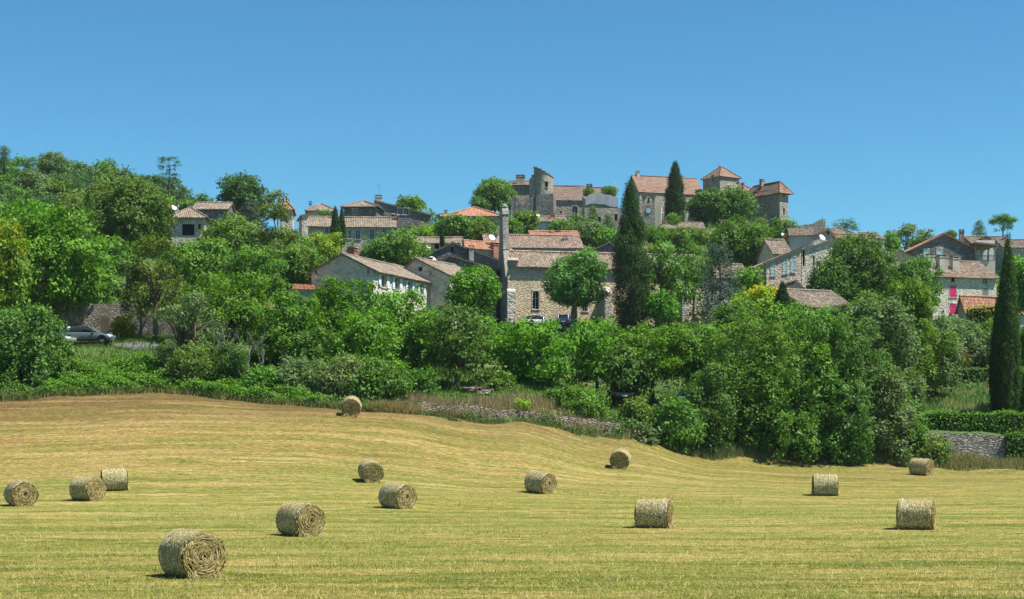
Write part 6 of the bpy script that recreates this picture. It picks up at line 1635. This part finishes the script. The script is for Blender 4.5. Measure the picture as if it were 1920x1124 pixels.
def car(label, px, Y, rz, paintm, kind='coupe', zoff=0.0, base=None):
    """x forward; profile lofted across the width"""
    L_, W_ = (4.4, 1.75) if kind == 'coupe' else (3.9, 1.7)
    x0 = xat(px, Y); g = gzf(x0, Y) + zoff if base is None else zat(base, Y)
    root = empty('parked_car', (x0, Y, g), rz, label, 'car', 'cars parked in the village')
    if kind == 'coupe':
        low = [(-2.18, .38, .80), (-2.0, .26, .90), (-1.5, .22, .95), (-.6, .22, .93), (.4, .22, .90), (.95, .22, .88), (1.5, .24, .80), (1.95, .27, .68), (2.18, .36, .55)]
        cab = [(-1.75, .94, .93), (-1.0, .93, 1.27), (-.3, .92, 1.36), (.25, .91, 1.32), (1.0, .87, .88)]
    else:
        low = [(-1.93, .40, .85), (-1.8, .28, .95), (-1.3, .22, .98), (-.5, .22, .97), (.5, .22, .95), (1.0, .22, .92), (1.45, .24, .84), (1.8, .28, .70), (1.93, .38, .58)]
        cab = [(-1.82, .95, .97), (-1.55, .96, 1.38), (-.6, .95, 1.47), (.15, .94, 1.42), (.95, .91, .93)]
    def loft(st, halfw, name, mat, tumble=.0):
        m = MB(); rings = []
        for i, (x, zb_, zt_) in enumerate(st):
            e = min(i, len(st)-1-i); hw = halfw*(.86 if e == 0 else .96 if e == 1 else 1.0) if not tumble else halfw
            zm = (zb_+zt_)/2
            rings.append([(x, -hw*.94, zb_), (x, -hw, zb_ + (zt_-zb_)*.35), (x, -hw*(1-tumble*.45), zm + (zt_-zm)*.4), (x, -hw*(.90-tumble), zt_ - .03*(not tumble)), (x, -hw*(.78-tumble), zt_),
                          (x, hw*(.78-tumble), zt_), (x, hw*(.90-tumble), zt_ - .03*(not tumble)), (x, hw*(1-tumble*.45), zm + (zt_-zm)*.4), (x, hw, zb_ + (zt_-zb_)*.35), (x, hw*.94, zb_)])
        n = len(rings[0]); V = [p for r_ in rings for p in r_]
        F = [(i*n+k, i*n+(k+1) % n, (i+1)*n+(k+1) % n, (i+1)*n+k) for i in range(len(rings)-1) for k in range(n)]
        m.add(V, F + [tuple(range(n))[::-1], tuple((len(rings)-1)*n + k for k in range(n))])
        o = m.build(name, mat, root, smooth=True); sub = o.modifiers.new('round', 'SUBSURF'); sub.levels = sub.render_levels = 2; return o
    loft(low, W_/2, 'body', paintm)
    loft(cab, W_/2*.93, 'window', M['glass'], .17)
    rf_ = MB(); top = [(x, zt_) for x, zb_, zt_ in cab]; hw = W_/2*.93*.70
    for (xa, za), (xb, zb_) in zip(top[1:-1][:-1], top[1:-1][1:]):
        rf_.quad((xa, -hw, za+.012), (xb, -hw, zb_+.012), (xb, hw, zb_+.012), (xa, hw, za+.012))
    for s in (-1, 1):
        for (xa, za), (xb, zb_) in zip(top[:-1], top[1:]):
            f = lambda z: W_/2*.93*(.78 + .02) - .0
            rf_.tube([(xa, s*(hw+.05), za-.0), (xb, s*(hw+.05), zb_-.0)], [.035, .035], 5)
        rf_.tube([(-.35, s*W_/2*.90, .93), (-.38, s*(hw+.06), 1.34)], [.04, .035], 5)
    rf_.build('roof', paintm, root)
    for sx in (-1.32, 1.35) if kind == 'coupe' else (-1.2, 1.2):
        for s in (-1, 1):
            t = MB(); y = s*(W_/2 - .02); rad = .31; n = 24
            ring = lambda r_, yy: [(sx + r_*math.cos(2*math.pi*k/n), yy, rad + r_*math.sin(2*math.pi*k/n)) for k in range(n)]
            A_, B_, C_ = ring(rad, y - s*.2), ring(rad, y), ring(rad*.68, y + s*.008)
            for k in range(n): 
                k2 = (k+1) % n; t.quad(A_[k], A_[k2], B_[k2], B_[k]); t.quad(B_[k], B_[k2], C_[k2], C_[k])
            w_ = t.build('wheel', M['tyre'], root)
            q = MB(); h_ = ring(.06, y + s*.012)
            q.add(ring(rad*.66, y - s*.03), [tuple(range(n))])
            for k in range(5):
                a = 2*math.pi*k/5; ca, sa = math.cos(a), math.sin(a)
                q.prism([(sx + u_*ca - v_*sa, y + s*.005, rad + u_*sa + v_*ca) for u_, v_ in ((0, -.045), (rad*.68, -.03), (rad*.68, .03), (0, .045))], (0, s*.012, 0))
            q.build('rim', M['rim'], w_)
            ar = MB(); n2 = 14
            pts = [(sx + .37*math.cos(math.pi*k/n2), rad + .37*math.sin(math.pi*k/n2)) for k in range(n2+1)]
            ar.prism([(a, s*(W_/2 - .004), max(b, .24)) for a, b in pts], (0, s*.006, 0)); ar.build('wheel_arch', M['void'], root)
    fx, bx_ = low[-1][0], low[0][0]
    for s in (-1, 1):
        h = MB(); h.prism([(fx-.42, s*W_*.455, .64), (fx-.05, s*W_*.37, .56), (fx-.05, s*W_*.37, .66), (fx-.42, s*W_*.45, .74)], (0, -s*.10, 0.02)); h.build('headlight', M['lamp'], root)
        h = MB(); h.box(bx_-.02, bx_+.14, s*W_*.36-.12, s*W_*.36+.12, .66, .82); h.build('tail_light', M['tail'], root)
        h = MB(); h.box(.62, .78, s*W_*.52-.09, s*W_*.52+.09, .90, 1.02); h.build('wing_mirror', paintm, root)
        h = MB(); h.box(-.55, .62, s*W_*.5-.004*s, s*W_*.5, .60, .62)
    p = MB(); p.box(bx_-.03, bx_+.02, -.26, .26, .50, .61); p.build('number_plate', M['plate'], root)
    return root
def pave(name, label, pts_px, mat, off=.06):
    m = MB(); rows = []
    for a in pts_px: rows.append([(xat(a[0], a[1]), a[1]), (xat(a[0], a[2]), a[2])])
    for i in range(len(rows)-1):
        for k in range(6):
            def q(i_, t): (xa, ya), (xb, yb_) = rows[i_]; x, y = xa + (xb-xa)*t, ya + (yb_-ya)*t; return (x, y, gzf(x, y) + off)
            m.quad(q(i, k/6), q(i+1, k/6), q(i+1, (k+1)/6), q(i, (k+1)/6))
    o = m.build(name, mat); return tag(o, kind='structure')
M['asphalt'] = paint('grey_asphalt', (.13, .13, .135), .95, .1, .3, 2)
pave('road', '', [(p, 127.3, 131.5) for p in range(-80, 300, 14)], M['asphalt'])
pave('car_park', '', [(p, 194.2, 199.0) for p in range(925, 1205, 14)], M['asphalt'], .08)
car('grey-green coupe parked nose to the right on the left bank road', 163, 128.6, R(2), M['c_green'], zoff=.07)
car('silver car partly hidden by the large bush, nose showing left of the coupe', 88, 127.0, R(-4), M['c_silver'], zoff=.02)
car('dark blue hatchback seen from behind beside the plane tree trunk', 1059, 196.5, R(82), M['c_blue'], 'hatch', base=613.5)
car('white car whose bonnet shows left of the blue hatchback at the church', 1012, 196.2, R(3), M['c_white'], 'hatch', base=614.5)
car('black car with a white number plate in the shade under the bright trees', 1164, 124.5, R(96), M['c_black'], 'hatch', base=757)
car('teal car just visible through the leaves right of the black car', 1316, 125.5, R(5), M['c_teal'], 'hatch', base=766)
car('light blue-grey car glimpsed under the wide bright tree', 970, 131.0, R(4), M['c_silver'], 'hatch', base=736)

# ------------------------------------------------------------------ thin summer haze over the whole place
def haze(density):
    mb = MB(); mb.box(-1560, 1560, -430, 1720, -1.6, 72)
    mat = bpy.data.materials.new('haze'); mat.use_nodes = True; t = mat.node_tree
    t.nodes.remove(t.nodes['Principled BSDF']); pv = t.nodes.new('ShaderNodeVolumePrincipled')
    pv.inputs['Color'].default_value = (.80, .89, 1, 1); pv.inputs['Density'].default_value = density; pv.inputs['Anisotropy'].default_value = .2
    t.links.new(pv.outputs[0], t.nodes['Material Output'].inputs['Volume'])
    o = mb.build('haze', mat); tag(o, kind='stuff', label='thin pale summer haze in the air over the valley', cat='haze')
haze(.00007)
